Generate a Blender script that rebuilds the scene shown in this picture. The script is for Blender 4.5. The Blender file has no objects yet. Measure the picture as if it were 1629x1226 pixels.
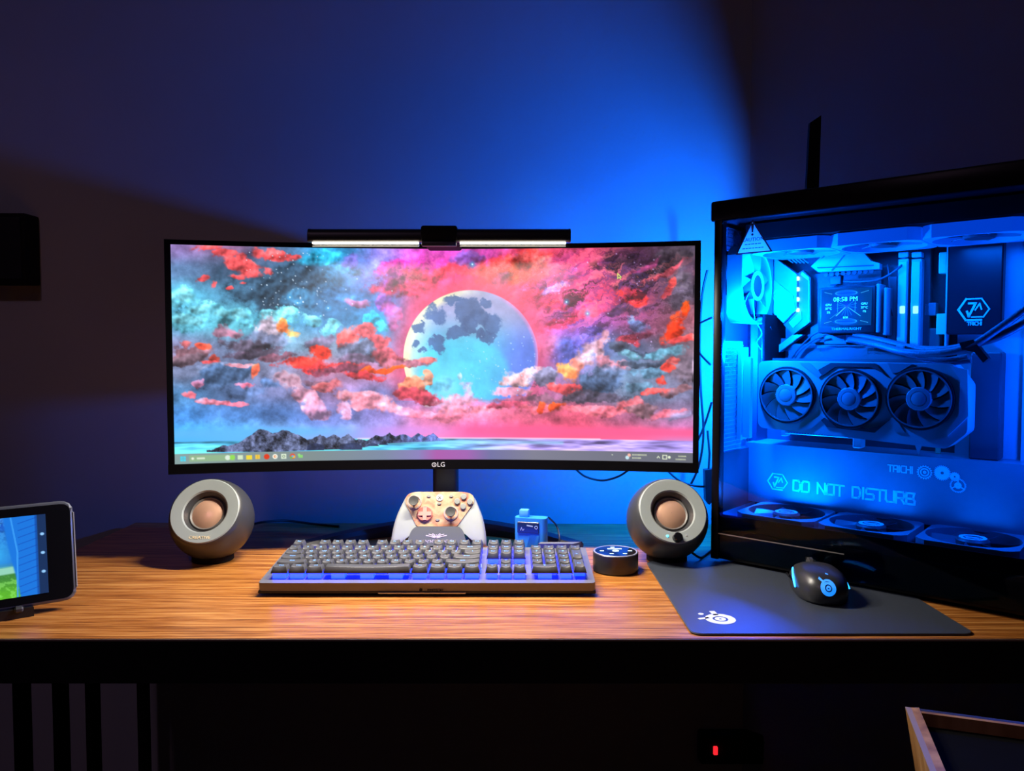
import bpy, bmesh, math, random
import numpy as np
from mathutils import Matrix, Vector, Euler
random.seed(7)
R = math.radians
SC = bpy.context.scene
COL = SC.collection

# ------------------------------------------------------------------ camera, world, exposure
F = 1226.0                                   # focal length in pixels of the 1629x1226 frame
PITCH = math.atan(55 / F)
DESK = 0.75
CAMP = Vector((0, 0, DESK + 0.335))
cd = bpy.data.cameras.new('camera'); cam = bpy.data.objects.new('camera', cd); COL.objects.link(cam)
cam.location = CAMP; cam.rotation_euler = (math.pi / 2 - PITCH, 0, 0)
cd.sensor_fit = 'HORIZONTAL'; cd.sensor_width = 36; cd.lens = 36 * F / 1629
cd.clip_start = 0.01
SC.camera = cam
W = bpy.data.worlds.new('world'); SC.world = W; W.use_nodes = True
W.node_tree.nodes['Background'].inputs[0].default_value = (0.03, 0.025, 0.06, 1)
W.node_tree.nodes['Background'].inputs[1].default_value = 0.3
SC.view_settings.view_transform = 'Standard'; SC.view_settings.look = 'None'
SC.view_settings.exposure = 0.0; SC.view_settings.gamma = 1.0
SC.view_settings.use_curve_mapping = False
SC.cycles.use_denoising = True
SC.cycles.max_bounces = 8
SC.cycles.caustics_reflective = False; SC.cycles.caustics_refractive = False
SC.cycles.sample_clamp_indirect = 4.0
BLUE = (0.0, 0.13, 1.0); BLUE_IN = (0.0, 0.21, 1.0)
P_BAR = 4.2          # each half of the monitor light bar
P_FAN_BACK = 34.0     # rear fan light leaving through the back grille
P_FAN_FRONT = 11.0    # rear fan light inside the case
P_FRONT = 3.0         # front fans of the case
P_BOTTOM = 0.35       # each bottom fan
P_TOP = 0.6          # each top fan
P_FILL = 3.2          # unseen violet lamp added overhead as fill
S_KEYS = 8.0          # key backlight
S_SCREEN = 1.0

def cray(px, py):
    u = (px - 814.5) / F; v = (613 - py) / F
    c, s = math.cos(PITCH), math.sin(PITCH)
    return Vector((u, c + v * s, -s + v * c))
def at_y(px, py, Y):
    d = cray(px, py); return CAMP + d * (Y / d.y)
def on_desk(px, py, z=DESK):
    d = cray(px, py); return CAMP + d * ((z - CAMP.z) / d.z)

# ------------------------------------------------------------------ materials
MATS = {}
def mat(name, col, rough=0.5, metal=0.0, emit=None, strength=0.0, var=0.06, scale=60.0, bump=0.0, coat=0.0, spec=0.5):
    if name in MATS: return MATS[name]
    m = bpy.data.materials.new(name); m.use_nodes = True
    nt = m.node_tree; b = nt.nodes['Principled BSDF']
    b.inputs['Roughness'].default_value = rough; b.inputs['Metallic'].default_value = metal
    b.inputs['Coat Weight'].default_value = coat; b.inputs['Specular IOR Level'].default_value = spec
    tc = nt.nodes.new('ShaderNodeTexCoord'); nz = nt.nodes.new('ShaderNodeTexNoise')
    nz.inputs['Scale'].default_value = scale; nz.inputs['Detail'].default_value = 3
    nt.links.new(tc.outputs['Object'], nz.inputs['Vector'])
    mx = nt.nodes.new('ShaderNodeMix'); mx.data_type = 'RGBA'
    mx.inputs[6].default_value = tuple(c * (1 - var) for c in col) + (1,)
    mx.inputs[7].default_value = tuple(min(1, c * (1 + var)) for c in col) + (1,)
    nt.links.new(nz.outputs['Fac'], mx.inputs[0]); nt.links.new(mx.outputs[2], b.inputs['Base Color'])
    if emit:
        b.inputs['Emission Color'].default_value = tuple(emit) + (1,); b.inputs['Emission Strength'].default_value = strength
    if bump:
        bp = nt.nodes.new('ShaderNodeBump'); bp.inputs['Strength'].default_value = bump; bp.inputs['Distance'].default_value = 0.002
        nt.links.new(nz.outputs['Fac'], bp.inputs['Height']); nt.links.new(bp.outputs['Normal'], b.inputs['Normal'])
    MATS[name] = m
    return m

def wood_mat(name, dark, mid, light, rough=0.38, sc=(8.0, 250, 250), seed=0.0, bump=0.15):
    m = bpy.data.materials.new(name); m.use_nodes = True; nt = m.node_tree; b = nt.nodes['Principled BSDF']
    N = nt.nodes.new; L = nt.links.new
    tc = N('ShaderNodeTexCoord'); mp = N('ShaderNodeMapping'); mp.inputs['Scale'].default_value = sc; mp.inputs['Location'].default_value = (seed, seed * 2, seed)
    L(tc.outputs['Object'], mp.inputs['Vector'])
    n1 = N('ShaderNodeTexNoise'); n1.inputs['Scale'].default_value = 1.0; n1.inputs['Detail'].default_value = 6; n1.inputs['Distortion'].default_value = 0.6
    L(mp.outputs[0], n1.inputs['Vector'])
    mp2 = N('ShaderNodeMapping'); mp2.inputs['Scale'].default_value = tuple(x * 4.2 for x in sc); L(tc.outputs['Object'], mp2.inputs['Vector'])
    n2 = N('ShaderNodeTexNoise'); n2.inputs['Scale'].default_value = 1.0; n2.inputs['Detail'].default_value = 3; L(mp2.outputs[0], n2.inputs['Vector'])
    ad = N('ShaderNodeMath'); ad.operation = 'MULTIPLY_ADD'; ad.inputs[1].default_value = 0.45; L(n2.outputs['Fac'], ad.inputs[0]); L(n1.outputs['Fac'], ad.inputs[2])
    cr = N('ShaderNodeValToRGB'); e = cr.color_ramp.elements
    e[0].position = 0.50; e[0].color = (*dark, 1); e[1].position = 0.92; e[1].color = (*light, 1)
    k = e.new(0.70); k.color = (*mid, 1)
    L(ad.outputs[0], cr.inputs[0]); L(cr.outputs[0], b.inputs['Base Color'])
    b.inputs['Roughness'].default_value = rough; b.inputs['Specular IOR Level'].default_value = 0.4
    bp = N('ShaderNodeBump'); bp.inputs['Strength'].default_value = bump; bp.inputs['Distance'].default_value = 0.001
    L(ad.outputs[0], bp.inputs['Height']); L(bp.outputs[0], b.inputs['Normal'])
    return m

def plaster_mat(name, col, bump=0.5, scale=9.0, rough=0.8):
    m = bpy.data.materials.new(name); m.use_nodes = True; nt = m.node_tree; b = nt.nodes['Principled BSDF']
    N = nt.nodes.new; L = nt.links.new
    tc = N('ShaderNodeTexCoord'); n1 = N('ShaderNodeTexNoise'); n1.inputs['Scale'].default_value = scale; n1.inputs['Detail'].default_value = 9; n1.inputs['Distortion'].default_value = 0.8
    n2 = N('ShaderNodeTexNoise'); n2.inputs['Scale'].default_value = 2.2; n2.inputs['Detail'].default_value = 4
    L(tc.outputs['Object'], n1.inputs['Vector']); L(tc.outputs['Object'], n2.inputs['Vector'])
    mx = N('ShaderNodeMix'); mx.data_type = 'RGBA'; mx.inputs[6].default_value = tuple(c * 0.82 for c in col) + (1,); mx.inputs[7].default_value = tuple(min(1, c * 1.15) for c in col) + (1,)
    L(n2.outputs['Fac'], mx.inputs[0]); L(mx.outputs[2], b.inputs['Base Color'])
    b.inputs['Roughness'].default_value = rough; b.inputs['Specular IOR Level'].default_value = 0.25
    bp = N('ShaderNodeBump'); bp.inputs['Strength'].default_value = bump; bp.inputs['Distance'].default_value = 0.004
    L(n1.outputs['Fac'], bp.inputs['Height']); L(bp.outputs[0], b.inputs['Normal'])
    return m

def vcol_mat(name, strength=1.0, rough=0.35):
    m = bpy.data.materials.new(name); m.use_nodes = True; nt = m.node_tree; b = nt.nodes['Principled BSDF']
    a = nt.nodes.new('ShaderNodeAttribute'); a.attribute_name = 'picture'
    b.inputs['Base Color'].default_value = (0.01, 0.01, 0.012, 1); b.inputs['Roughness'].default_value = rough
    m.cycles.emission_sampling = 'NONE'; b.inputs['Specular IOR Level'].default_value = 0.15
    nt.links.new(a.outputs['Color'], b.inputs['Emission Color']); b.inputs['Emission Strength'].default_value = strength
    return m

def glass_mat(name, tint=(0.32, 0.74, 1.0)):  # blue tint added to filter warm bar light from the interior
    m = bpy.data.materials.new(name); m.use_nodes = True; nt = m.node_tree; nt.nodes.clear()
    o = nt.nodes.new('ShaderNodeOutputMaterial'); t = nt.nodes.new('ShaderNodeBsdfTransparent'); g = nt.nodes.new('ShaderNodeBsdfGlossy')
    fr = nt.nodes.new('ShaderNodeFresnel'); fr.inputs[0].default_value = 1.27; mx = nt.nodes.new('ShaderNodeMixShader')
    t.inputs[0].default_value = (*tint, 1); g.inputs['Roughness'].default_value = 0.02
    nt.links.new(fr.outputs[0], mx.inputs[0]); nt.links.new(t.outputs[0], mx.inputs[1]); nt.links.new(g.outputs[0], mx.inputs[2]); nt.links.new(mx.outputs[0], o.inputs[0])
    return m

BLACK = mat('black plastic', (0.012, 0.012, 0.014), 0.42)
BLACKG = mat('gloss black', (0.006, 0.006, 0.008), 0.08)
MATTE = mat('matte black', (0.006, 0.006, 0.007), 0.8, spec=0.2)
RUBBER = mat('cable rubber', (0.012, 0.012, 0.014), 0.5)
DGREY = mat('dark grey', (0.05, 0.05, 0.055), 0.5)
MGREY = mat('mid grey', (0.22, 0.22, 0.23), 0.5)
LGREY = mat('light grey', (0.5, 0.5, 0.5), 0.45)
STEEL = mat('steel', (0.5, 0.5, 0.52), 0.35, 0.7)
WHITEP = mat('white print', (0.8, 0.8, 0.8), 0.5)

# ------------------------------------------------------------------ mesh tools
class MB:
    def __init__(s): s.v = []; s.f = []
    def add(s, vs, fs, M=None):
        o = len(s.v)
        for p in vs:
            p = Vector(p); s.v.append(tuple(M @ p if M is not None else p))
        s.f += [tuple(i + o for i in f) for f in fs]
        return s
    def box(s, x0, x1, y0, y1, z0, z1, M=None):
        return s.add([(x0, y0, z0), (x1, y0, z0), (x1, y1, z0), (x0, y1, z0), (x0, y0, z1), (x1, y0, z1), (x1, y1, z1), (x0, y1, z1)],
                     [(0, 3, 2, 1), (4, 5, 6, 7), (0, 1, 5, 4), (1, 2, 6, 5), (2, 3, 7, 6), (3, 0, 4, 7)], M)
    def rbox(s, x0, x1, y0, y1, z0, z1, b=0.002, seg=2, M=None):
        bm = bmesh.new(); bmesh.ops.create_cube(bm, size=1)
        for v in bm.verts: v.co = Vector(((x0 + x1) / 2 + v.co.x * (x1 - x0), (y0 + y1) / 2 + v.co.y * (y1 - y0), (z0 + z1) / 2 + v.co.z * (z1 - z0)))
        bmesh.ops.bevel(bm, geom=list(bm.edges), offset=b, segments=seg, affect='EDGES', profile=0.5)
        bm.verts.index_update()
        s.add([v.co[:] for v in bm.verts], [[v.index for v in f.verts] for f in bm.faces], M); bm.free(); return s
    def lathe(s, prof, n=32, M=None, a0=0, a1=2 * math.pi, cap=True):
        full = abs(a1 - a0 - 2 * math.pi) < 1e-6; m = n if full else n + 1
        vs = []; fs = []
        for r, h in prof:
            for i in range(m):
                a = a0 + (a1 - a0) * i / n; vs.append((r * math.cos(a), r * math.sin(a), h))
        for j in range(len(prof) - 1):
            for i in range(n):
                k = (i + 1) % m
                fs.append((j * m + i, j * m + k, (j + 1) * m + k, (j + 1) * m + i))
        if full and cap:
            if prof[0][0] > 1e-6: fs.append(tuple(range(m - 1, -1, -1)))
            if prof[-1][0] > 1e-6: fs.append(tuple((len(prof) - 1) * m + i for i in range(m)))
        return s.add(vs, fs, M)
    def tube(s, pts, r, n=8, M=None, closed=False):
        P = [Vector(p) for p in pts]; vs = []; fs = []; k = len(P)
        up = Vector((0, 0, 1))
        for i, p in enumerate(P):
            a = P[i - 1] if (i > 0 or closed) else P[i]; b = P[(i + 1) % k] if (i < k - 1 or closed) else P[i]
            t = (b - a).normalized()
            u = up.cross(t)
            if u.length < 1e-3: u = Vector((1, 0, 0)).cross(t)
            u.normalize(); w = t.cross(u)
            rr = r[i] if isinstance(r, (list, tuple)) else r
            for j in range(n):
                q = 2 * math.pi * j / n; vs.append(p + u * (rr * math.cos(q)) + w * (rr * math.sin(q)))
        for i in range(k if closed else k - 1):
            i2 = (i + 1) % k
            for j in range(n):
                j2 = (j + 1) % n; fs.append((i * n + j, i * n + j2, i2 * n + j2, i2 * n + j))
        if not closed: fs += [tuple(range(n - 1, -1, -1)), tuple((k - 1) * n + j for j in range(n))]
        return s.add(vs, fs, M)
    def prism(s, out, z0, z1, M=None, taper=1.0):
        n = len(out); cx = sum(p[0] for p in out) / n; cy = sum(p[1] for p in out) / n
        vs = [(x, y, z0) for x, y in out] + [(cx + (x - cx) * taper, cy + (y - cy) * taper, z1) for x, y in out]
        fs = [tuple(range(n - 1, -1, -1)), tuple(range(n, 2 * n))] + [(i, (i + 1) % n, n + (i + 1) % n, n + i) for i in range(n)]
        return s.add(vs, fs, M)
    def loops(s, rings, M=None, cap0=True, cap1=True):
        n = len(rings[0]); vs = [p for r in rings for p in r]; fs = []
        for j in range(len(rings) - 1):
            for i in range(n): fs.append((j * n + i, j * n + (i + 1) % n, (j + 1) * n + (i + 1) % n, (j + 1) * n + i))
        if cap0: fs.append(tuple(range(n - 1, -1, -1)))
        if cap1: fs.append(tuple((len(rings) - 1) * n + i for i in range(n)))
        return s.add(vs, fs, M)
    def ribbon(s, pts, w, z0, z1, M=None, closed=False):
        """flat stroke of width w along 2D points, raised from z0 to z1"""
        n = len(pts); seg = n if closed else n - 1
        for i in range(seg):
            a = Vector(pts[i]); b = Vector(pts[(i + 1) % n]); t = (b - a)
            if t.length < 1e-9: continue
            t.normalize(); q = Vector((-t.y, t.x)) * (w / 2); e = t * (w / 2)
            a2 = a - e; b2 = b + e
            s.prism([tuple(a2 - q), tuple(b2 - q), tuple(b2 + q), tuple(a2 + q)], z0, z1, M)
        return s
    def arc(s, cx, cy, r0, r1, z0, z1, a0=0, a1=360, n=40, M=None):
        vs = []; fs = []; full = abs(a1 - a0) >= 360; m = n if full else n + 1
        for i in range(m):
            a = R(a0 + (a1 - a0) * i / n); c, q = math.cos(a), math.sin(a)
            vs += [(cx + r0 * c, cy + r0 * q, z0), (cx + r1 * c, cy + r1 * q, z0), (cx + r1 * c, cy + r1 * q, z1), (cx + r0 * c, cy + r0 * q, z1)]
        for i in range(n):
            k = (i + 1) % m
            for j in range(4): fs.append((4 * i + j, 4 * i + (j + 1) % 4, 4 * k + (j + 1) % 4, 4 * k + j))
        if not full: fs += [(0, 1, 2, 3), (4 * n + 3, 4 * n + 2, 4 * n + 1, 4 * n)]
        return s.add(vs, fs, M)
    def mesh(s, name, m, sharp=35):
        me = bpy.data.meshes.new(name); me.from_pydata(s.v, [], s.f)
        bm = bmesh.new(); bm.from_mesh(me); bmesh.ops.recalc_face_normals(bm, faces=bm.faces); bm.to_mesh(me); bm.free()
        me.materials.append(m); me.shade_smooth(); me.set_sharp_from_angle(angle=R(sharp))
        return me
    def build(s, name, m, parent=None, sharp=35, label=None, kind=None):
        o = bpy.data.objects.new(name, s.mesh(name, m, sharp)); COL.objects.link(o)
        if parent is not None: o.parent = parent
        if label: o['label'] = label
        if kind: o['kind'] = kind
        return o

def tag(o, label, cat, group=None):
    o['label'] = label; o['category'] = cat
    if group: o['group'] = group
    return o
def struct(o): o['kind'] = 'structure'; return o
def empty(name, loc=(0, 0, 0), rot=(0, 0, 0)):
    o = bpy.data.objects.new(name, None); COL.objects.link(o); o.location = loc; o.rotation_euler = rot; o.empty_display_size = 0.02
    return o
def frame(o, x, y, z):
    M = Matrix.Identity(4)
    for i in range(3): M[i][0] = x[i]; M[i][1] = y[i]; M[i][2] = z[i]; M[i][3] = o[i]
    return M
def text_mesh(txt, size, m, sx=1.0, depth=0.0002, align='CENTER'):
    cu = bpy.data.curves.new('lettering', 'FONT'); cu.body = txt; cu.size = size; cu.align_x = align; cu.align_y = 'CENTER'; cu.extrude = depth; cu.resolution_u = 2
    ob = bpy.data.objects.new('tmp', cu); COL.objects.link(ob)
    me = bpy.data.meshes.new_from_object(ob); bpy.data.objects.remove(ob)
    if sx != 1.0:
        for v in me.vertices: v.co.x *= sx
    me.materials.clear(); me.materials.append(m); return me
def text(txt, size, m, M, parent, sx=1.0, name='lettering', depth=0.0002, align='CENTER'):
    me = text_mesh(txt, size, m, sx, depth, align); me.transform(M)
    o = bpy.data.objects.new(name, me); COL.objects.link(o); o.parent = parent; return o
def lamp(kind, name, parent, loc, power, col, size=0.01, size_y=None, rot=(0, 0, 0), spread=None):
    l = bpy.data.lights.new(name, kind); l.energy = power; l.color = col
    if kind == 'AREA':
        l.shape = 'RECTANGLE'; l.size = size; l.size_y = size_y or size
        if spread: l.spread = spread
    else: l.shadow_soft_size = size
    o = bpy.data.objects.new(name, l); COL.objects.link(o); o.parent = parent; o.location = loc; o.rotation_euler = rot
    return o
def smooth_path(pts, n=8):
    P = [Vector(p) for p in pts]; out = []
    for i in range(len(P) - 1):
        p0 = P[max(i - 1, 0)]; p1 = P[i]; p2 = P[i + 1]; p3 = P[min(i + 2, len(P) - 1)]
        for k in range(n):
            t = k / n
            out.append(0.5 * ((2 * p1) + (p2 - p0) * t + (2 * p0 - 5 * p1 + 4 * p2 - p3) * t * t + (3 * p1 - p0 - 3 * p2 + p3) * t ** 3))
    out.append(P[-1]); return out
def rrect(w, h, r, n=5, cx=0, cy=0):
    pts = []
    for sx, sy, a in ((1, 1, 0), (-1, 1, 90), (-1, -1, 180), (1, -1, 270)):
        for i in range(n + 1):
            q = R(a + 90 * i / n); pts.append((cx + sx * (w / 2 - r) + r * math.cos(q), cy + sy * (h / 2 - r) + r * math.sin(q)))
    return pts
def blend_round(pts, r, n=4):
    out = []; k = len(pts)
    for i in range(k):
        p = Vector(pts[i]); a = Vector(pts[i - 1]); b = Vector(pts[(i + 1) % k])
        ra = min(r, (a - p).length * 0.45); rb = min(r, (b - p).length * 0.45)
        A = p + (a - p).normalized() * ra; B = p + (b - p).normalized() * rb
        for j in range(n + 1):
            t = j / n; out.append(tuple(A * (1 - t) ** 2 + p * 2 * t * (1 - t) + B * t * t))
    return out
def picture_grid(name, img, pos, m, parent, label=None):
    """img: HxWx3 sRGB; pos(u,v)->xyz arrays with v down"""
    H, Wd, _ = img.shape
    u, v = np.meshgrid(np.linspace(0, 1, Wd), np.linspace(0, 1, H))
    co = pos(u, v).reshape(-1, 3).astype(np.float32)
    idx = np.arange(H * Wd).reshape(H, Wd)
    q = np.stack([idx[:-1, :-1], idx[1:, :-1], idx[1:, 1:], idx[:-1, 1:]], -1).reshape(-1, 4)
    me = bpy.data.meshes.new(name); me.vertices.add(H * Wd); me.vertices.foreach_set('co', co.ravel())
    me.loops.add(q.size); me.loops.foreach_set('vertex_index', q.ravel().astype(np.int32))
    me.polygons.add(len(q)); me.polygons.foreach_set('loop_start', np.arange(0, q.size, 4, dtype=np.int32))
    me.update(calc_edges=True); me.validate()
    lin = np.where(img <= 0.04045, img / 12.92, ((img + 0.055) / 1.055) ** 2.4)
    at = me.attributes.new('picture', 'FLOAT_COLOR', 'POINT')
    at.data.foreach_set('color', np.concatenate([lin, np.ones((H, Wd, 1))], -1).astype(np.float32).ravel())
    me.materials.append(m); me.shade_smooth()
    o = bpy.data.objects.new(name, me); COL.objects.link(o); o.parent = parent
    if label: o['label'] = label
    return o

# ------------------------------------------------------------------ the room
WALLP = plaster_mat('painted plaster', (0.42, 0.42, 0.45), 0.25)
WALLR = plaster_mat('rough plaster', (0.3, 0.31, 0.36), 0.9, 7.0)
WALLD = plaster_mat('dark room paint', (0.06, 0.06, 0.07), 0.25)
FLOORM = wood_mat('dark floor', (0.01, 0.008, 0.006), (0.02, 0.015, 0.01), (0.03, 0.02, 0.015), 0.5)
A41 = R(41)
CORNER = Vector((0.458, 1.5, 0))
AX = Vector((math.cos(A41), -math.sin(A41), 0)); AM = Vector((math.sin(A41), math.cos(A41), 0))
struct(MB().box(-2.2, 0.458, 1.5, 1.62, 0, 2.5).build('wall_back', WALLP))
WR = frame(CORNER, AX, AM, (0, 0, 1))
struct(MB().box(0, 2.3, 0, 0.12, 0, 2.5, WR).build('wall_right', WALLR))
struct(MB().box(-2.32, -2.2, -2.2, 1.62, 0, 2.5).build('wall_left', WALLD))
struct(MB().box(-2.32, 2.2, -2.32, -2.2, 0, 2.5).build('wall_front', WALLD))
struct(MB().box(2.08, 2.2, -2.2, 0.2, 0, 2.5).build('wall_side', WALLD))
struct(MB().box(-2.32, 2.3, -2.32, 1.7, -0.1, 0).build('floor', FLOORM))
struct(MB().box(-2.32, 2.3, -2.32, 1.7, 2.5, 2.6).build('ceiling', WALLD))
# fill lamp added overhead, out of view, to lift the dark walls
r = empty('overhead_fill', (-0.9, -0.3, 2.5)); tag(r, 'small round violet fill lamp added overhead, out of view', 'lamp')
MB().lathe([(0.001, 0), (0.14, 0), (0.14, -0.03), (0.13, -0.035), (0.001, -0.035)]).build('housing', LGREY, r)
MB().lathe([(0.001, -0.036), (0.125, -0.036), (0.10, -0.055), (0.001, -0.062)]).build('diffuser', mat('fill diffuser', (0.6, 0.6, 0.6), 0.5, emit=(0.6, 0.45, 1.0), strength=0.6), r)
lamp('AREA', 'glow', r, (0, 0, -0.07), P_FILL, (0.8, 0.5, 0.78), 0.2)

# ------------------------------------------------------------------ desk
WOOD = wood_mat('desk wood', (0.13, 0.036, 0.006), (0.42, 0.140, 0.024), (0.70, 0.32, 0.085), 0.33)
dk = empty('desk', (-0.735, 0.885, 0)); tag(dk, 'long wood-grain desk with black front rail carrying the monitor', 'desk')
Dm = Matrix.Translation((0.735, -0.885, 0))
top = [(-0.735, 0.885), (1.12, 0.885), (0.44, 1.478), (-0.735, 1.492)]
MB().prism(top, 0.726, DESK, Dm).build('tabletop', WOOD, dk)
MB().box(-0.733, 1.08, 0.8838, 0.886, 0.697, 0.7475, Dm).box(-0.72, 1.08, 0.886, 0.90, 0.697, 0.7255, Dm).build('front_rail', MATTE, dk)
MB().box(-0.733, 1.10, 0.8832, 0.8838, 0.7475, 0.7497, Dm).build('edge_highlight', mat('edge highlight', (0.3, 0.2, 0.16), 0.4), dk)  # pale strip paints the highlight along the front edge
for y in (1.083, 1.176, 1.266, 1.44): MB().rbox(-0.712, -0.692, y - 0.008, y + 0.008, 0.06, 0.7255, 0.003, 2, Dm).build('leg_bar', MATTE, dk)
MB().rbox(-0.73, -0.685, 0.93, 1.47, 0, 0.06, 0.004, 2, Dm).build('foot_rail', MATTE, dk)
MB().rbox(0.74, 0.785, 0.93, 1.12, 0, 0.06, 0.004, 2, Dm).build('foot_rail', MATTE, dk)
for y in (0.96, 1.08): MB().rbox(0.745, 0.78, y - 0.012, y + 0.012, 0.06, 0.7255, 0.003, 2, Dm).build('leg_bar', MATTE, dk)

# ------------------------------------------------------------------ pictures on screens (numpy colour fields)
def vnoise(h, w, cy, cx, rng):
    g = rng.random((cy + 3, cx + 3)); y = np.linspace(0, cy, h); x = np.linspace(0, cx, w)
    yi = y.astype(int); xi = x.astype(int); fy = (y - yi)[:, None]; fx = (x - xi)[None]
    fy = fy * fy * (3 - 2 * fy); fx = fx * fx * (3 - 2 * fx)
    a = g[np.ix_(yi, xi)]; b = g[np.ix_(yi, xi + 1)]; c = g[np.ix_(yi + 1, xi)]; d = g[np.ix_(yi + 1, xi + 1)]
    return (a * (1 - fx) + b * fx) * (1 - fy) + (c * (1 - fx) + d * fx) * fy
def fbm(h, w, cells, octv, seed, gain=0.55, ax=1.0):
    rng = np.random.default_rng(seed); o = np.zeros((h, w)); a = 1; t = 0; c = cells
    for _ in range(octv):
        o += a * vnoise(h, w, max(1, int(c)), max(1, int(c * w / h * ax)), rng); t += a; a *= gain; c *= 2
    return o / t
def sst(a, b, x):
    t = np.clip((x - a) / (b - a), 0, 1); return t * t * (3 - 2 * t)
class Canvas:
    """paints in coordinates of its own choosing: x0..x1 across, y0..y1 down"""
    def __init__(s, w, h, x0, x1, y0, y1, seed=1, warp=26):
        s.w, s.h = w, h
        s.X, s.Y = np.meshgrid(np.linspace(x0, x1, w), np.linspace(y0, y1, h))
        n1 = fbm(h, w, 5, 6, seed, 0.6); n2 = fbm(h, w, 5, 6, seed + 1, 0.6)
        s.Xw = s.X + (n1 - 0.5) * warp * 2; s.Yw = s.Y + (n2 - 0.5) * warp * 1.6
        s.n = fbm(h, w, 9, 6, seed + 2, 0.62); s.fine = fbm(h, w, 26, 4, seed + 3, 0.65)
        g2_ = fbm(h, w, 11, 4, seed + 7, 0.5); s.emb = np.clip((g2_ - np.roll(np.roll(g2_, -5, 0), -3, 1)) * 2.6, -.5, .5)
        rd = fbm(h, w, 8, 5, seed + 8, 0.6); s.rid = np.clip(1 - np.abs(rd + (s.n - .5) * .5 - 0.5) * 14, 0, 1) ** 2
        s.img = np.zeros((h, w, 3))
    def lay(s, m, col): s.img = s.img * (1 - m[..., None]) + np.array(col)[None, None] / 255 * m[..., None]
    def blob(s, x, y, rx, ry, col, a=1.0, e=0.45, rot=0, k=1.5):
        c, q = math.cos(R(rot)), math.sin(R(rot)); dx = s.Xw - x; dy = s.Yw - y
        d = ((dx * c + dy * q) / rx) ** 2 + ((-dx * q + dy * c) / ry) ** 2
        m = sst(1 + e, 1 - e, d + (s.n - 0.5) * 2 * k * 0.6 + (s.fine - 0.5) * 2 * k * 0.7) * a
        col = np.array(col, float)
        sh = np.clip(1.02 + (s.fine - 0.5) * 0.5 + s.emb * 1.0 - 0.16 * np.clip((s.Y - y) / ry, -1.5, 1.5) * (d < 2.5), 0.5, 1.7)
        s.img = s.img * (1 - m[..., None]) + np.clip(col[None, None] / 255 * sh[..., None], 0, 1) * m[..., None]
    def rect(s, x0, x1, y0, y1, col, a=1.0, soft=0.7):
        m = sst(x0 - soft, x0 + soft, s.X) * sst(x1 + soft, x1 - soft, s.X) * sst(y0 - soft, y0 + soft, s.Y) * sst(y1 + soft, y1 - soft, s.Y) * a
        s.lay(m, col)
    def disc(s, x, y, r, col, a=1.0, soft=0.8, ry=None):
        d = np.sqrt(((s.X - x)) ** 2 + ((s.Y - y) * (r / (ry or r))) ** 2); s.lay(sst(r + soft, r - soft, d) * a, col)
    def line(s, x0, y0, x1, y1, w, col, a=1.0):
        vx, vy = x1 - x0, y1 - y0; L = vx * vx + vy * vy + 1e-9
        t = np.clip(((s.X - x0) * vx + (s.Y - y0) * vy) / L, 0, 1)
        d = np.hypot(s.X - x0 - t * vx, s.Y - y0 - t * vy); s.lay(sst(w / 2 + 0.5, max(0, w / 2 - 0.5), d) * a, col)

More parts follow.
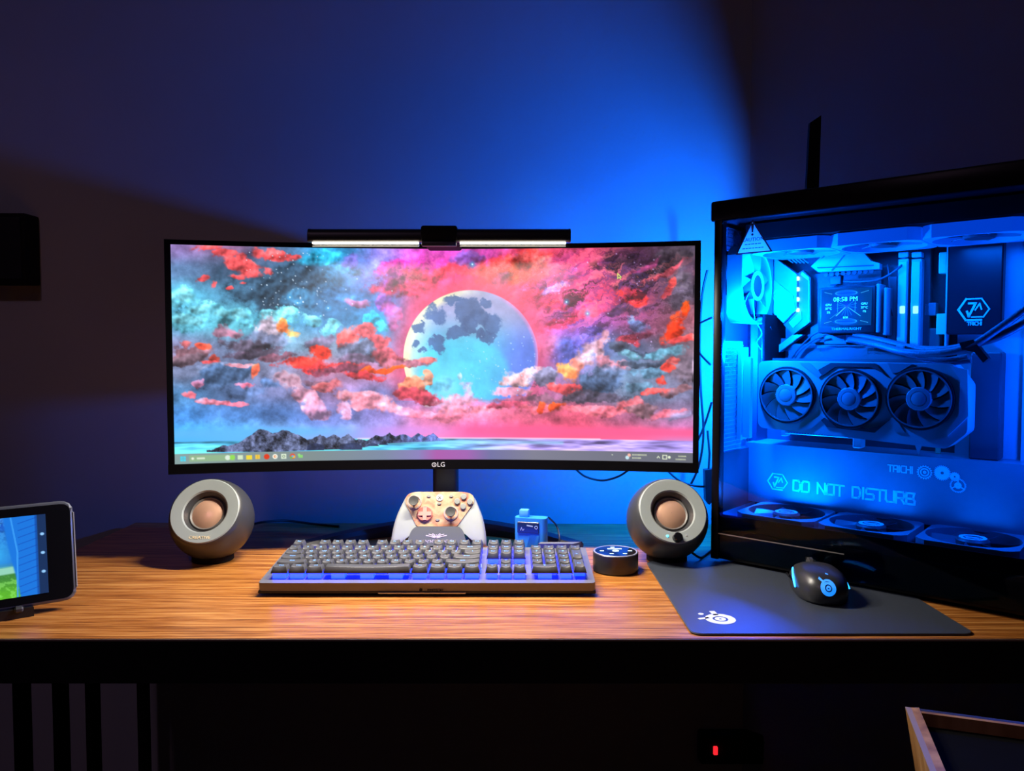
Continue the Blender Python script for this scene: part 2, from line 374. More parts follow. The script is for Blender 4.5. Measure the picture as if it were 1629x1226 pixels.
def wallpaper():
    C = Canvas(860, 362, 278, 1105, 391, 737, 11, 24)
    xs = [280, 360, 440, 520, 600, 680, 760, 840, 920, 1000, 1090]
    ys = [393, 430, 470, 510, 550, 590, 630, 665, 690]
    G = [[(125, 105, 155), (150, 110, 150), (95, 125, 165), (60, 165, 225), (150, 130, 225), (225, 85, 195), (205, 80, 175), (240, 75, 100), (215, 75, 115), (80, 45, 65), (75, 65, 80)],
         [(95, 125, 165), (80, 100, 130), (62, 90, 118), (75, 150, 205), (120, 130, 225), (225, 70, 165), (235, 65, 120), (230, 60, 80), (205, 70, 130), (90, 55, 80), (100, 75, 95)],
         [(95, 185, 215), (75, 125, 155), (58, 95, 125), (75, 125, 175), (90, 145, 225), (235, 75, 135), (240, 90, 130), (235, 70, 105), (215, 65, 110), (170, 60, 95), (105, 90, 108)],
         [(90, 160, 195), (105, 195, 215), (80, 150, 185), (75, 130, 180), (65, 170, 235), (235, 110, 180), (235, 110, 150), (225, 95, 150), (170, 90, 190), (150, 80, 130), (150, 90, 105)],
         [(140, 140, 180), (115, 130, 165), (120, 165, 195), (140, 160, 190), (110, 170, 230), (225, 120, 185), (235, 120, 170), (235, 140, 190), (110, 120, 215), (95, 110, 150), (130, 105, 120)],
         [(125, 135, 170), (105, 115, 150), (135, 140, 175), (170, 120, 150), (190, 130, 170), (220, 130, 180), (110, 150, 230), (150, 125, 210), (140, 130, 190), (105, 130, 160), (115, 105, 125)],
         [(95, 150, 205), (90, 115, 160), (120, 125, 170), (155, 130, 180), (140, 140, 205), (190, 130, 195), (220, 130, 190), (190, 120, 180), (165, 105, 140), (115, 130, 160), (110, 110, 140)],
         [(80, 145, 220), (90, 140, 210), (95, 135, 205), (120, 135, 205), (150, 135, 205), (225, 130, 175), (240, 125, 165), (235, 110, 145), (220, 95, 125), (175, 105, 140), (135, 110, 145)],
         [(85, 180, 248), (100, 180, 250), (130, 180, 248), (140, 170, 242), (175, 160, 240), (238, 140, 205), (248, 105, 170), (248, 95, 145), (245, 95, 135), (240, 105, 150), (215, 130, 190)]]
    G = np.array(G, float)
    Xc = np.clip(C.Xw * 0.6 + C.X * 0.4, xs[0], xs[-1] - 1e-3); Yc = np.clip(C.Yw * 0.6 + C.Y * 0.4, ys[0], ys[-1] - 1e-3)
    ix = np.searchsorted(xs, Xc, 'right') - 1; iy = np.searchsorted(ys, Yc, 'right') - 1
    xa = np.array(xs, float); ya = np.array(ys, float)
    fx = (Xc - xa[ix]) / (xa[ix + 1] - xa[ix]); fy = (Yc - ya[iy]) / (ya[iy + 1] - ya[iy])
    fx = (fx * fx * (3 - 2 * fx))[..., None]; fy = (fy * fy * (3 - 2 * fy))[..., None]
    C.img = ((G[iy, ix] * (1 - fx) + G[iy, ix + 1] * fx) * (1 - fy) + (G[iy + 1, ix] * (1 - fx) + G[iy + 1, ix + 1] * fx) * fy) / 255
    tex = 1 + (C.n - 0.5) * 0.75 + (C.fine - 0.5) * 0.5
    low = sst(668, 700, C.Y)
    C.img = np.clip(C.img * (tex * (1 - low) + low)[..., None], 0, 1)
    rng = np.random.default_rng(5)
    B = C.blob
    # dark starry patches
    B(430, 455, 70, 40, (58, 84, 108), .9, .7); B(490, 430, 26, 28, (60, 88, 115), .7, .6)
    # upper left red puffs
    for x, y, rx, ry in ((360, 408, 20, 8), (385, 420, 26, 9), (425, 398, 22, 8), (440, 402, 14, 8), (395, 430, 16, 9), (378, 440, 14, 5), (322, 440, 10, 5), (342, 452, 6, 6), (390, 450, 7, 4), (372, 459, 8, 3), (420, 426, 9, 7), (330, 398, 24, 6), (460, 402, 7, 6)):
        B(x, y, rx, ry, (238, 92, 96), .95, .5)
    # pale cyan cumulus, left
    for x, y, rx, ry in ((292, 470, 26, 22), (320, 490, 34, 16), (352, 500, 28, 14), (380, 503, 20, 14), (300, 508, 30, 16), (430, 502, 22, 12), (458, 506, 18, 12), (485, 512, 16, 10), (512, 525, 20, 12)):
        B(x, y, rx, ry, (108, 192, 216), .95, .35); B(x - 2, y - 4, rx * .6, ry * .5, (135, 212, 226), .7, .5)
    # bright cyan wisps, middle top
    B(500, 405, 30, 14, (60, 190, 235), .85, .6); B(545, 425, 26, 8, (90, 180, 240), .7, .6); B(582, 512, 20, 18, (50, 200, 245), .95, .45); B(600, 522, 10, 10, (80, 225, 250), .8, .5)
    B(470, 478, 26, 12, (80, 150, 200), .6, .6); B(540, 470, 30, 12, (75, 140, 205), .6, .6); B(560, 478, 20, 7, (230, 125, 175), .7, .6); B(612, 478, 12, 22, (190, 90, 215), .7, .6)
    B(622, 500, 12, 24, (240, 110, 185), .6, .7); B(548, 410, 14, 14, (150, 110, 215), .6, .6)
    # magenta and red nebula around the moon
    B(640, 420, 50, 14, (222, 60, 165), .8, .6); B(655, 448, 60, 14, (240, 62, 110), .9, .6); B(690, 432, 46, 10, (238, 60, 95), .8, .6); B(730, 425, 40, 12, (240, 70, 90), .8, .6)
    B(620, 438, 26, 10, (150, 50, 150), .7, .6); B(735, 405, 26, 12, (120, 95, 190), .7, .6); B(748, 418, 10, 8, (85, 85, 150), .7, .5)
    B(800, 428, 46, 26, (245, 68, 62), .85, .6); B(842, 408, 40, 16, (235, 66, 62), .8, .6); B(862, 418, 22, 10, (248, 110, 105), .7, .5); B(795, 447, 16, 12, (205, 95, 150), .8, .5)
    B(812, 440, 8, 24, (252, 60, 22), .7, .6); B(850, 470, 40, 18, (236, 60, 105), .85, .6); B(890, 450, 40, 10, (215, 75, 160), .8, .6, -20); B(905, 478, 44, 14, (232, 62, 100), .9, .6, -15)
    B(900, 510, 40, 9, (226, 64, 108), .9, .5, -18); B(935, 500, 36, 8, (230, 60, 95), .8, .5, -22); B(890, 462, 26, 5, (165, 150, 240), .7, .6, -25)
    # dark smoke upper right
    B(985, 412, 40, 12, (52, 36, 48), .9, .6, -18); B(1040, 420, 46, 12, (58, 44, 54), .9, .6, -18); B(1075, 404, 34, 12, (70, 60, 70), .9, .6); B(1010, 448, 36, 9, (70, 48, 66), .8, .6, -16)
    B(1005, 492, 40, 8, (85, 58, 84), .85, .6, -15); B(1085, 460, 20, 36, (98, 88, 104), .9, .6); B(1020, 418, 30, 5, (190, 75, 130), .7, .6, -24); B(1060, 425, 36, 4, (190, 72, 88), .7, .6, -20)
    B(1012, 470, 22, 14, (240, 62, 62), .95, .5); B(1066, 455, 8, 18, (242, 84, 80), .9, .5, 20); B(1092, 498, 8, 16, (250, 70, 22), .95, .5, 20); B(1074, 520, 10, 18, (248, 66, 34), .95, .5, 30); B(1088, 542, 22, 6, (235, 82, 82), .9, .5)
    B(1000, 540, 22, 10, (236, 80, 98), .9, .5, -15); B(1030, 525, 22, 7, (170, 72, 100), .8, .5, -20); B(1025, 512, 20, 10, (95, 145, 200), .7, .5)
    # violet sky with stars right of the moon
    B(905, 560, 34, 22, (98, 110, 215), .8, .7); B(940, 540, 22, 16, (120, 100, 215), .7, .7); B(880, 545, 12, 26, (225, 150, 215), .7, .6, 15)
    # bright filaments in the nebula
    zone = np.clip(np.exp(-((C.X - 640) / 90) ** 2 - ((C.Y - 430) / 40) ** 2) + np.exp(-((C.X - 850) / 110) ** 2 - ((C.Y - 455) / 60) ** 2) + np.exp(-((C.X - 960) / 80) ** 2 - ((C.Y - 470) / 50) ** 2), 0, 1)
    T = fbm(1200, 1200, 70, 5, 401, .62, .16)
    ca, sa = math.cos(R(24)), math.sin(R(24)); bx = C.X - 600 + (C.n - .5) * 70; by = C.Y - 390 + (C.fine - .5) * 26
    stk_ = T[np.clip((by * ca + bx * sa) * 1.5 + 300, 0, 1199).astype(int), np.clip((bx * ca - by * sa) * 1.5 + 250, 0, 1199).astype(int)]
    zr = np.clip(np.exp(-((C.X - 940) / 130) ** 2 - ((C.Y - 455) / 62) ** 2) * 1.2, 0, 1)
    C.img = np.clip(C.img * (1 + (stk_ - .5) * 2.6 * zr)[..., None], 0, 1)
    C.lay(sst(.44, .34, stk_) * zr * .75 * sst(840, 960, C.X), (62, 40, 62)); C.lay(sst(.57, .66, stk_) * zr * .6, (255, 120, 135)); C.lay(sst(.5, .47, np.abs(stk_ - .02)) * sst(.40, .46, stk_) * zr * .25, (150, 100, 225))
    zl = np.clip(np.exp(-((C.X - 650) / 80) ** 2 - ((C.Y - 430) / 36) ** 2) + np.exp(-((C.X - 820) / 60) ** 2 - ((C.Y - 420) / 36) ** 2), 0, 1)
    wv = fbm(C.h, C.w, 14, 6, 402, .62); rg = np.clip(1 - np.abs(wv - .5) * 16, 0, 1)
    C.img = np.clip(C.img * (1 + (wv - .5) * 2.0 * zl)[..., None], 0, 1); C.lay(rg * zl * .32, (255, 150, 175))
    # ------- moon
    mx, my, mr = 747, 569, 111
    D = np.hypot(C.X - mx, C.Y - my)
    C.lay(sst(mr + 46, mr, D) * .6 * (C.Y < 640), (246, 84, 120))
    disc = sst(mr + .8, mr - .8, D) * sst(652, 636, C.Y + (C.n - .5) * 30)
    lon = (C.X - mx) / mr; lat = (C.Y - my) / mr
    ml = fbm(C.h, C.w, 10, 6, 77, .62)
    mo = np.zeros_like(C.img)
    base = np.array([92, 196, 238.]); pale = np.array([226, 240, 226.]); deep = np.array([96, 128, 222.]); mauve = np.array([168, 160, 205.])
    mo[:] = base
    t = sst(.05, .75, lon + .35 * lat)[..., None]; mo = mo * (1 - t) + deep * t
    t = (sst(-.1, -.75, lat) * .9)[..., None]; mo = mo * (1 - t) + mauve * t
    t = (sst(-.55, -1., lon + .2 * lat) * .9)[..., None]; mo = mo * (1 - t) + pale * t
    t = (sst(.84, .98, D / mr) * sst(.35, -.5, lon))[..., None]; mo = mo * (1 - t) + np.array([255, 250, 205.]) * t
    t = (sst(.93, 1., D / mr) * sst(.2, .8, lon) * .8)[..., None]; mo = mo * (1 - t) + np.array([235, 150, 215.]) * t
    t = (sst(.62, .5, np.hypot((lon + .1) / 1.2, (lat - .25))) * .55)[..., None]; mo = mo * (1 - t) + np.array([85, 215, 245.]) * t
    mo *= (0.82 + ml * .38)[..., None]
    for x, y, rx, ry in ((686, 500, 26, 16), (741, 490, 20, 17), (718, 474, 15, 6), (772, 480, 9, 6), (764, 503, 11, 10), (786, 513, 13, 15), (748, 513, 10, 9), (728, 527, 13, 10), (763, 528, 5, 5), (778, 535, 12, 8), (660, 520, 14, 10), (690, 545, 16, 12), (655, 545, 8, 10), (668, 558, 8, 6)):
        d = np.hypot((C.X - x + (C.n - .5) * 22) / rx, (C.Y - y + (C.fine - .5) * 22) / ry) + (ml - .5) * 1.6
        m = (sst(1.15, .8, d) * .85)[..., None]; mo = mo * (1 - m) + (np.array([70, 104, 160.]) * (0.75 + .5 * ml)[..., None]) * m
    C.img = C.img * (1 - disc[..., None]) + np.clip(mo / 255, 0, 1) * disc[..., None]
    # glow at the foot of the moon
    for r_, a in ((34, .35), (14, .6), (5, .95)): C.disc(705, 619, r_, (150, 225, 255), a, r_ * .9)
    B(690, 612, 20, 12, (110, 200, 245), .5, .7); B(735, 612, 16, 8, (225, 170, 230), .6, .6); B(722, 600, 5, 6, (235, 240, 255), .7, .6)
    # ------- storm clouds, left and middle
    B(310, 560, 30, 12, (140, 100, 112), .95, .5); B(300, 570, 30, 9, (120, 98, 112), .95, .5); B(322, 548, 8, 6, (240, 92, 70), .9, .5); B(338, 568, 8, 10, (240, 88, 70), .9, .5); B(300, 542, 10, 6, (240, 112, 110), .8, .5); B(330, 576, 14, 3, (240, 95, 100), .9, .5); B(350, 525, 18, 8, (210, 115, 140), .7, .6)
    B(425, 528, 26, 22, (192, 168, 186), .9, .5); B(400, 540, 30, 14, (98, 108, 138), .8, .6); B(448, 522, 9, 14, (250, 130, 70), .95, .45, -25); B(456, 535, 8, 8, (250, 150, 90), .9, .5); B(438, 545, 26, 10, (125, 135, 172), .8, .6)
    B(385, 548, 38, 10, (88, 80, 98), .95, .5, 8); B(400, 562, 46, 9, (92, 78, 98), .9, .5); B(430, 572, 34, 8, (110, 72, 88), .9, .5); B(500, 548, 22, 14, (122, 108, 140), .8, .5)
    B(352, 590, 40, 12, (110, 122, 152), .9, .5); B(358, 602, 44, 18, (72, 96, 132), .95, .5); B(402, 598, 8, 14, (244, 110, 82), .95, .45); B(388, 620, 22, 5, (235, 120, 150), .9, .5); B(375, 585, 22, 5, (235, 150, 165), .8, .5)
    B(300, 630, 9, 7, (240, 115, 130), .9, .5); B(335, 642, 26, 6, (235, 135, 155), .9, .5); B(365, 645, 20, 5, (235, 125, 150), .9, .5); B(312, 610, 8, 5, (225, 130, 165), .7, .5); B(398, 630, 30, 9, (95, 120, 168), .8, .6)
    B(500, 585, 60, 9, (232, 60, 62), .95, .5); B(505, 565, 18, 12, (248, 60, 40), .95, .45); B(476, 582, 30, 7, (245, 72, 62), .9, .5, -8); B(540, 540, 16, 14, (240, 96, 96), .95, .45); B(565, 530, 22, 12, (234, 102, 112), .95, .45); B(590, 548, 22, 12, (220, 92, 104), .95, .45)
    B(560, 560, 26, 14, (105, 112, 142), .95, .45); B(575, 572, 40, 9, (112, 94, 122), .9, .5); B(540, 592, 40, 9, (122, 62, 84), .95, .5); B(610, 568, 30, 11, (198, 92, 108), .95, .45); B(640, 580, 34, 8, (182, 108, 132), .95, .45); B(672, 576, 18, 7, (236, 112, 112), .95, .45)
    B(598, 590, 34, 5, (252, 84, 22), .98, .5, -7); B(570, 602, 34, 6, (222, 62, 72), .95, .5); B(500, 612, 22, 6, (120, 88, 108), .9, .5); B(512, 618, 26, 7, (235, 110, 112), .7, .5)
    B(430, 622, 20, 8, (82, 112, 160), .8, .6); B(455, 612, 16, 16, (235, 165, 180), .6, .6); B(475, 635, 14, 14, (245, 165, 190), .8, .5); B(490, 650, 20, 10, (240, 160, 195), .7, .5); B(530, 655, 10, 14, (248, 170, 205), .8, .5); B(545, 632, 18, 8, (245, 150, 160), .8, .5)
    B(575, 645, 30, 14, (246, 152, 172), .9, .5); B(610, 655, 26, 10, (246, 160, 180), .8, .5); B(640, 660, 30, 8, (242, 150, 180), .7, .5)
    B(646, 620, 20, 14, (250, 142, 112), .95, .45); B(664, 608, 8, 12, (252, 160, 130), .9, .45); B(655, 630, 36, 7, (204, 72, 92), .95, .5); B(680, 638, 26, 7, (182, 62, 88), .95, .5); B(725, 640, 34, 12, (246, 160, 192), .85, .5); B(740, 625, 10, 14, (240, 170, 215), .7, .5); B(755, 655, 46, 10, (246, 140, 162), .8, .5); B(700, 665, 60, 6, (246, 130, 160), .7, .5)
    # ------- right clouds
    B(830, 605, 26, 14, (238, 178, 184), .95, .45); B(848, 598, 18, 10, (230, 160, 170), .9, .45); B(868, 608, 24, 16, (118, 118, 150), .95, .45); B(815, 628, 30, 8, (235, 150, 175), .9, .5)
    B(830, 645, 50, 9, (150, 82, 108), .95, .45); B(800, 650, 36, 6, (200, 82, 112), .9, .5); B(870, 640, 40, 7, (130, 90, 112), .9, .5); B(908, 596, 16, 16, (248, 136, 82), .95, .45); B(925, 580, 12, 12, (240, 140, 120), .9, .45); B(915, 622, 44, 6, (236, 84, 90), .9, .5)
    B(945, 565, 18, 22, (232, 182, 200), .9, .45); B(960, 545, 10, 16, (238, 170, 190), .9, .45); B(975, 580, 26, 10, (225, 140, 160), .85, .5); B(958, 606, 30, 22, (82, 104, 142), .97, .4); B(968, 592, 22, 12, (100, 118, 155), .8, .5); B(950, 632, 48, 9, (92, 84, 106), .9, .5)
    B(990, 552, 24, 8, (88, 98, 124), .9, .5); B(1025, 560, 40, 7, (72, 86, 108), .9, .5); B(1015, 578, 36, 6, (72, 84, 106), .85, .5); B(1005, 562, 20, 6, (128, 190, 215), .7, .5); B(1060, 562, 34, 9, (108, 172, 200), .8, .5); B(1030, 592, 30, 9, (112, 160, 195), .8, .5); B(1010, 615, 24, 8, (120, 165, 200), .7, .5)
    B(1085, 600, 26, 24, (118, 102, 118), .9, .5); B(1060, 588, 12, 8, (244, 76, 66), .95, .45); B(1046, 608, 10, 8, (244, 70, 58), .95, .45); B(1045, 622, 24, 5, (238, 84, 84), .95, .45, -8); B(1072, 578, 10, 5, (236, 100, 96), .8, .5); B(1070, 625, 26, 8, (128, 92, 102), .9, .5)
    B(880, 655, 50, 6, (235, 110, 130), .85, .5); B(868, 652, 8, 8, (250, 80, 42), .9, .5); B(894, 650, 10, 8, (250, 84, 32), .9, .5); B(950, 655, 40, 8, (240, 120, 138), .85, .5); B(1000, 645, 20, 12, (240, 110, 120), .8, .5); B(1020, 652, 26, 9, (132, 100, 112), .9, .5); B(1060, 662, 36, 7, (232, 112, 132), .8, .5); B(1090, 668, 26, 6, (120, 115, 150), .7, .5)
    tt = 1 + C.emb * .2 * sst(676, 660, C.Y) * (1 - .9 * disc); C.img = np.clip(C.img * tt[..., None], 0, 1)
    # stars
    for _ in range(150):
        x, y = rng.uniform(380, 620), rng.uniform(400, 500)
        if rng.random() < math.exp(-((x - 460) / 60) ** 2) + .1: C.disc(x, y, rng.uniform(.5, 1.2), (215, 235, 255), rng.uniform(.4, 1))
    for _ in range(70):
        x, y = rng.uniform(735, 858), rng.uniform(530, 640)
        if math.hypot(x - mx, y - my) < mr - 4: C.disc(x, y, rng.uniform(.5, 1.1), (190, 225, 255), rng.uniform(.5, 1))
    for _ in range(70):
        x, y = rng.uniform(860, 1060), rng.uniform(400, 570); C.disc(x, y, rng.uniform(.5, 1.1), (220, 190, 255), rng.uniform(.3, .9))
    for x, y in ((467, 480), (455, 471), (515, 488), (938, 497), (904, 478), (750, 416)): C.disc(x, y, 4, (80, 190, 255), .6, 4); C.disc(x, y, 1.3, (200, 240, 255), 1)
    # horizon haze, band and sea
    m = sst(676, 688, C.Y) * sst(703, 690, C.Y); C.lay(m * sst(690, 800, C.X) * .8, (247, 96, 146)); C.lay(m * sst(620, 420, C.X) * .8, (100, 180, 250)); C.lay(m * np.exp(-((C.X - 640) / 60) ** 2) * .6, (215, 150, 235))
    sea = sst(701, 703, C.Y); w = fbm(C.h, C.w, 60, 3, 31, .6, .12)
    tl = sst(640, 860, C.X)[..., None]
    sc = (np.array([96, 196, 244.]) * (1 - tl) + np.array([176, 156, 238.]) * tl) * np.clip(0.2 + 1.5 * w, .5, 1.35)[..., None]
    C.img = C.img * (1 - sea[..., None]) + np.clip(sc / 255, 0, 1) * sea[..., None]
    C.rect(560, 960, 700.5, 703, (250, 225, 250), .7, 1.2); C.rect(500, 900, 706, 711, (150, 232, 255), .5, 3)
    # rocks
    hx = [325, 340, 360, 375, 392, 403, 412, 425, 436, 446, 458, 468, 480, 492, 500, 510, 522, 533, 545, 558, 575, 592, 600, 612, 622, 635, 648, 660, 672, 684, 694, 720]
    hy = [716, 712, 707, 703, 692, 684, 683, 690, 688, 685, 690, 694, 703, 700, 694, 699, 693, 700, 692, 704, 703, 696, 700, 692, 698, 695, 700, 693, 698, 692, 702, 708]
    line = np.interp(C.X[0], hx, hy) + (C.fine[40] - .5) * 7
    dist = np.clip((C.X - 540) / 160, 0, 1); botm = np.interp(C.X[0], [325, 420, 560, 600, 720], [720, 722, 719, 711, 706])
    rk = fbm(C.h, C.w, 30, 5, 99, .7)
    m = sst(0, 1.2, C.Y - line[None]) * sst(0, -1.2, C.Y - botm[None]) * (C.X > 325) * (C.X < 716)
    rc = (np.array([84, 92, 122.]) * (1 - dist[..., None]) + np.array([78, 92, 150.]) * dist[..., None]) * np.clip(-.5 + 2.9 * rk, .2, 1.8)[..., None]
    C.img = C.img * (1 - m[..., None]) + np.clip(rc / 255, 0, 1) * m[..., None]
    for x, y, rx, ry in ((492, 714, 14, 6), (550, 714, 18, 6), (585, 711, 10, 3), (602, 710, 8, 2.5)):
        d = ((C.X - x) / rx) ** 2 + ((C.Y - y - 3) / (ry * 1.4)) ** 2 + (rk - .5); mm = (sst(1.1, .9, d) * (C.Y < y + ry))[..., None]
        C.img = C.img * (1 - mm) + np.clip(np.array([52, 62, 96.]) * (0.4 + 1.2 * rk[..., None]) / 255, 0, 1) * mm
    lum = C.img.mean(-1, keepdims=True); C.img = np.clip((lum + (C.img - lum) * 1.06) * 1.06, 0, 1)
    # taskbar
    tb = sst(720.5, 721.8, C.Y)
    g = np.interp(C.X[0], [278, 480, 600, 660, 690, 740, 780, 850, 1105], np.arange(9))
    cols = np.array([[140, 165, 165], [130, 145, 145], [125, 140, 165], [140, 130, 190], [175, 95, 175], [165, 100, 180], [115, 115, 165], [128, 128, 148], [105, 108, 120]], float)
    gi = np.clip(g.astype(int), 0, 7); gf = (g - gi)[:, None]; bar = cols[gi] * (1 - gf) + cols[gi + 1] * gf
    C.img = C.img * (1 - tb[..., None]) + (bar / 255)[None] * tb[..., None]
    yb = 729
    C.rect(286, 294, yb - 4, yb + 4, (80, 215, 240)); C.rect(289.6, 290.4, yb - 4, yb + 4, (130, 165, 165), .7); C.rect(286, 294, yb - .4, yb + .4, (130, 165, 165), .7)
    C.rect(299, 367, yb - 5, yb + 5, (150, 185, 145), 1, 1.5); C.disc(304, yb, 2, (235, 245, 225)); C.rect(310, 322, yb - 1.5, yb + 1.5, (225, 240, 215), .9)
    C.disc(356, yb, 4, (225, 240, 225)); C.disc(363, yb, 4, (150, 225, 90))
    C.rect(371, 379, yb - 3.5, yb + 3.5, (215, 235, 200)); C.rect(384, 393, yb - 3, yb + 4, (245, 220, 60)); C.rect(398, 405, yb - 3.5, yb + 3.5, (245, 205, 70)); C.rect(401, 402, yb - 3, yb + 3, (200, 150, 60), .7)
    C.disc(415.5, yb, 4.4, (226, 62, 28)); C.disc(428.5, yb, 4, (250, 250, 235)); C.disc(428.5, yb, 2, (235, 130, 60)); C.disc(429, yb, 1, (250, 250, 240))
    C.rect(438, 446, yb - 4, yb + 4, (225, 240, 215)); C.disc(442, yb, 2.4, (130, 150, 130)); C.disc(442, yb, 1.2, (225, 240, 215))
    C.disc(456, yb, 4.4, (225, 90, 60)); C.rect(452, 456, yb, yb + 4, (110, 190, 80), .9); C.rect(456, 460, yb - 1, yb + 3, (245, 210, 60), .9); C.disc(456, yb, 1.8, (110, 170, 240))
    C.rect(465, 472, yb - 2, yb + 3, (140, 215, 120)); C.disc(466, yb - 2, 2, (150, 225, 130))
    C.disc(1003, yb + 2, 3, (200, 235, 245)); C.disc(1006, yb - 2, 2.6, (250, 190, 170))
    for x0, x1, dy in ((1011, 1034, -2.6), (1011, 1025, 2.4), (1083, 1095, -2), (1079, 1095, 3)):
        x = x0
        while x < x1:
            C.rect(x, x + .9, yb + dy - 1.2, yb + dy + 1.2, (240, 248, 205), .95, .5); x += 1.8
    C.line(1050, yb + 1.5, 1052, yb - 1, 1.2, (235, 245, 215)); C.line(1052, yb - 1, 1054, yb + 1.5, 1.2, (235, 245, 215))
    for a in ((1059, yb - 3, 1065, yb - 3), (1065, yb - 3, 1065, yb + 3), (1065, yb + 3, 1059, yb + 3), (1059, yb + 3, 1059, yb - 3)): C.line(*a, 1.2, (240, 248, 215))
    C.disc(1069, yb, 2.2, (235, 245, 215)); C.disc(979, 727, .8, (240, 250, 220))
    # cursor
    for a in ((986, 433, 986, 441), (986, 433, 991.5, 438.5), (991.5, 438.5, 988.8, 439), (988.8, 439, 990.5, 442), (986, 441, 988, 439)): C.line(*a, 1.3, (225, 245, 120))
    return np.clip(C.img, 0, 1)

# ------------------------------------------------------------------ monitor
mon = empty('curved_monitor', (-0.1244, 1.335, DESK)); mon.rotation_euler = (0, 0, R(-1.0) * -1)
tag(mon, 'wide curved black monitor showing a full moon over red clouds', 'monitor')
MY = 1.27 - 1.335            # screen surface at the middle, in the monitor's own frame
RC = 1.8
def my(x): return MY - x * x / (2 * RC)
Z0m, Z1m = 0.8896 - DESK, 1.2593 - DESK
HW = 0.421; SB = 0.0087; CHIN = 0.016; TOPB = 0.0077
def sweep(name, prof, x0, x1, m, n=48):
    rings = []
    for i in range(n + 1):
        x = x0 + (x1 - x0) * i / n; rings.append([(x, my(x) + dy, z) for dy, z in prof])
    return MB().loops(rings).build(name, m, mon)
BEZ = mat('monitor bezel', (0.003, 0.003, 0.004), 0.3, spec=0.25)
sweep('bezel', [(-0.003, Z0m), (-0.003, Z0m + CHIN), (0.004, Z0m + CHIN), (0.02, Z0m + 0.004), (0.016, Z0m)], -HW, HW, BEZ)['label'] = 'black lower bezel'
sweep('bezel', [(-0.002, Z1m - TOPB), (-0.002, Z1m), (0.016, Z1m), (0.02, Z1m - 0.004), (0.004, Z1m - TOPB)], -HW, HW, BEZ)
for sx in (-1, 1):
    x0, x1 = sorted((sx * HW, sx * (HW - SB)))
    sweep('bezel', [(-0.002, Z0m + CHIN), (-0.002, Z1m - TOPB), (0.018, Z1m - TOPB), (0.018, Z0m + CHIN)], x0, x1, BEZ, 2)
rings = []
for i in range(41):
    x = -HW + 0.004 + (2 * HW - 0.008) * i / 40; k = 1 - (x / HW) ** 2
    rings.append([(x, my(x) + 0.012, Z0m + 0.006), (x, my(x) + 0.012, Z1m - 0.006), (x, my(x) + 0.022 + 0.006 * k, Z1m - 0.012), (x, my(x) + 0.026 + 0.04 * k, Z1m - 0.09), (x, my(x) + 0.026 + 0.04 * k, Z0m + 0.09), (x, my(x) + 0.022 + 0.006 * k, Z0m + 0.012)])
MB().loops(rings).build('back_shell', BLACK, mon)
xs0 = HW - SB
picture_grid('screen', wallpaper(), lambda u, v: np.stack([(-xs0 + 2 * xs0 * u), MY - (-xs0 + 2 * xs0 * u) ** 2 / (2 * RC), (Z1m - TOPB) + (Z0m + CHIN - Z1m + TOPB) * v], -1), vcol_mat('screen picture', S_SCREEN), mon, 'lit screen with moon, clouds, sea and taskbar')
LOGO = mat('logo silver', (0.55, 0.55, 0.6), 0.4, emit=(0.5, 0.5, 0.6), strength=0.12)
FZ = frame((0, 0, 0), (1, 0, 0), (0, 0, 1), (0, -1, 0))          # drawing plane facing the viewer
def facing(x, y, z): return Matrix.Translation((x, y, z)) @ FZ
text('LG', 0.011, LOGO, facing(0.006, my(0) - 0.0033, Z0m + 0.0075), mon)
MB().arc(-0.0055, 0, 0.0028, 0.0038, 0, 0.0004, n=20, M=facing(0, my(0) - 0.0031, Z0m + 0.0075)).ribbon([(-0.0055, 0.0015), (-0.0055, -0.001), (-0.004, -0.001)], 0.0008, 0, 0.0004, facing(0, my(0) - 0.0031, Z0m + 0.0075)).build('logo', LOGO, mon)
MB().rbox(-0.12, 0.12, my(0) + 0.03, my(0) + 0.13, 1.05 - DESK, 1.20 - DESK, 0.012, 3).build('rear_shade_block', BLACK, mon)  # unseen block added behind the screen to shade the left wall
MB().rbox(-0.02, 0.036, my(0) + 0.05, my(0) + 0.09, Z0m + 0.05, 1.05 - DESK, 0.006, 2).build('tilt_bracket', BLACK, mon)
MB().prism(rrect(0.045, 0.022, 0.008, 4, 0.008, my(0) + 0.081), 0.018, 1.06 - DESK).build('stand_neck', BLACK, mon)
MB().rbox(-0.014, 0.03, my(0) + 0.064, my(0) + 0.069, Z0m - 0.004, Z0m + 0.02, 0.001, 1).build('neck_collar', DGREY, mon)
# arc-shaped foot
rings = []
for i in range(33):
    q = i / 32 * 2 - 1; x = 0.235 * q; y = 0.085 - 0.135 * q * q; w = 0.045 - 0.018 * abs(q); h = 0.026 - 0.014 * abs(q)
    t = Vector((0.235, -0.27 * q)).normalized(); nx, ny = -t.y, t.x
    rings.append([(x + nx * w * .5 * a, y + ny * w * .5 * a, z) for a, z in ((-1, 0.0), (-1, h * .6), (-.7, h), (.7, h), (1, h * .6), (1, 0.0))])
MB().loops(rings).build('stand_foot', BLACK, mon)

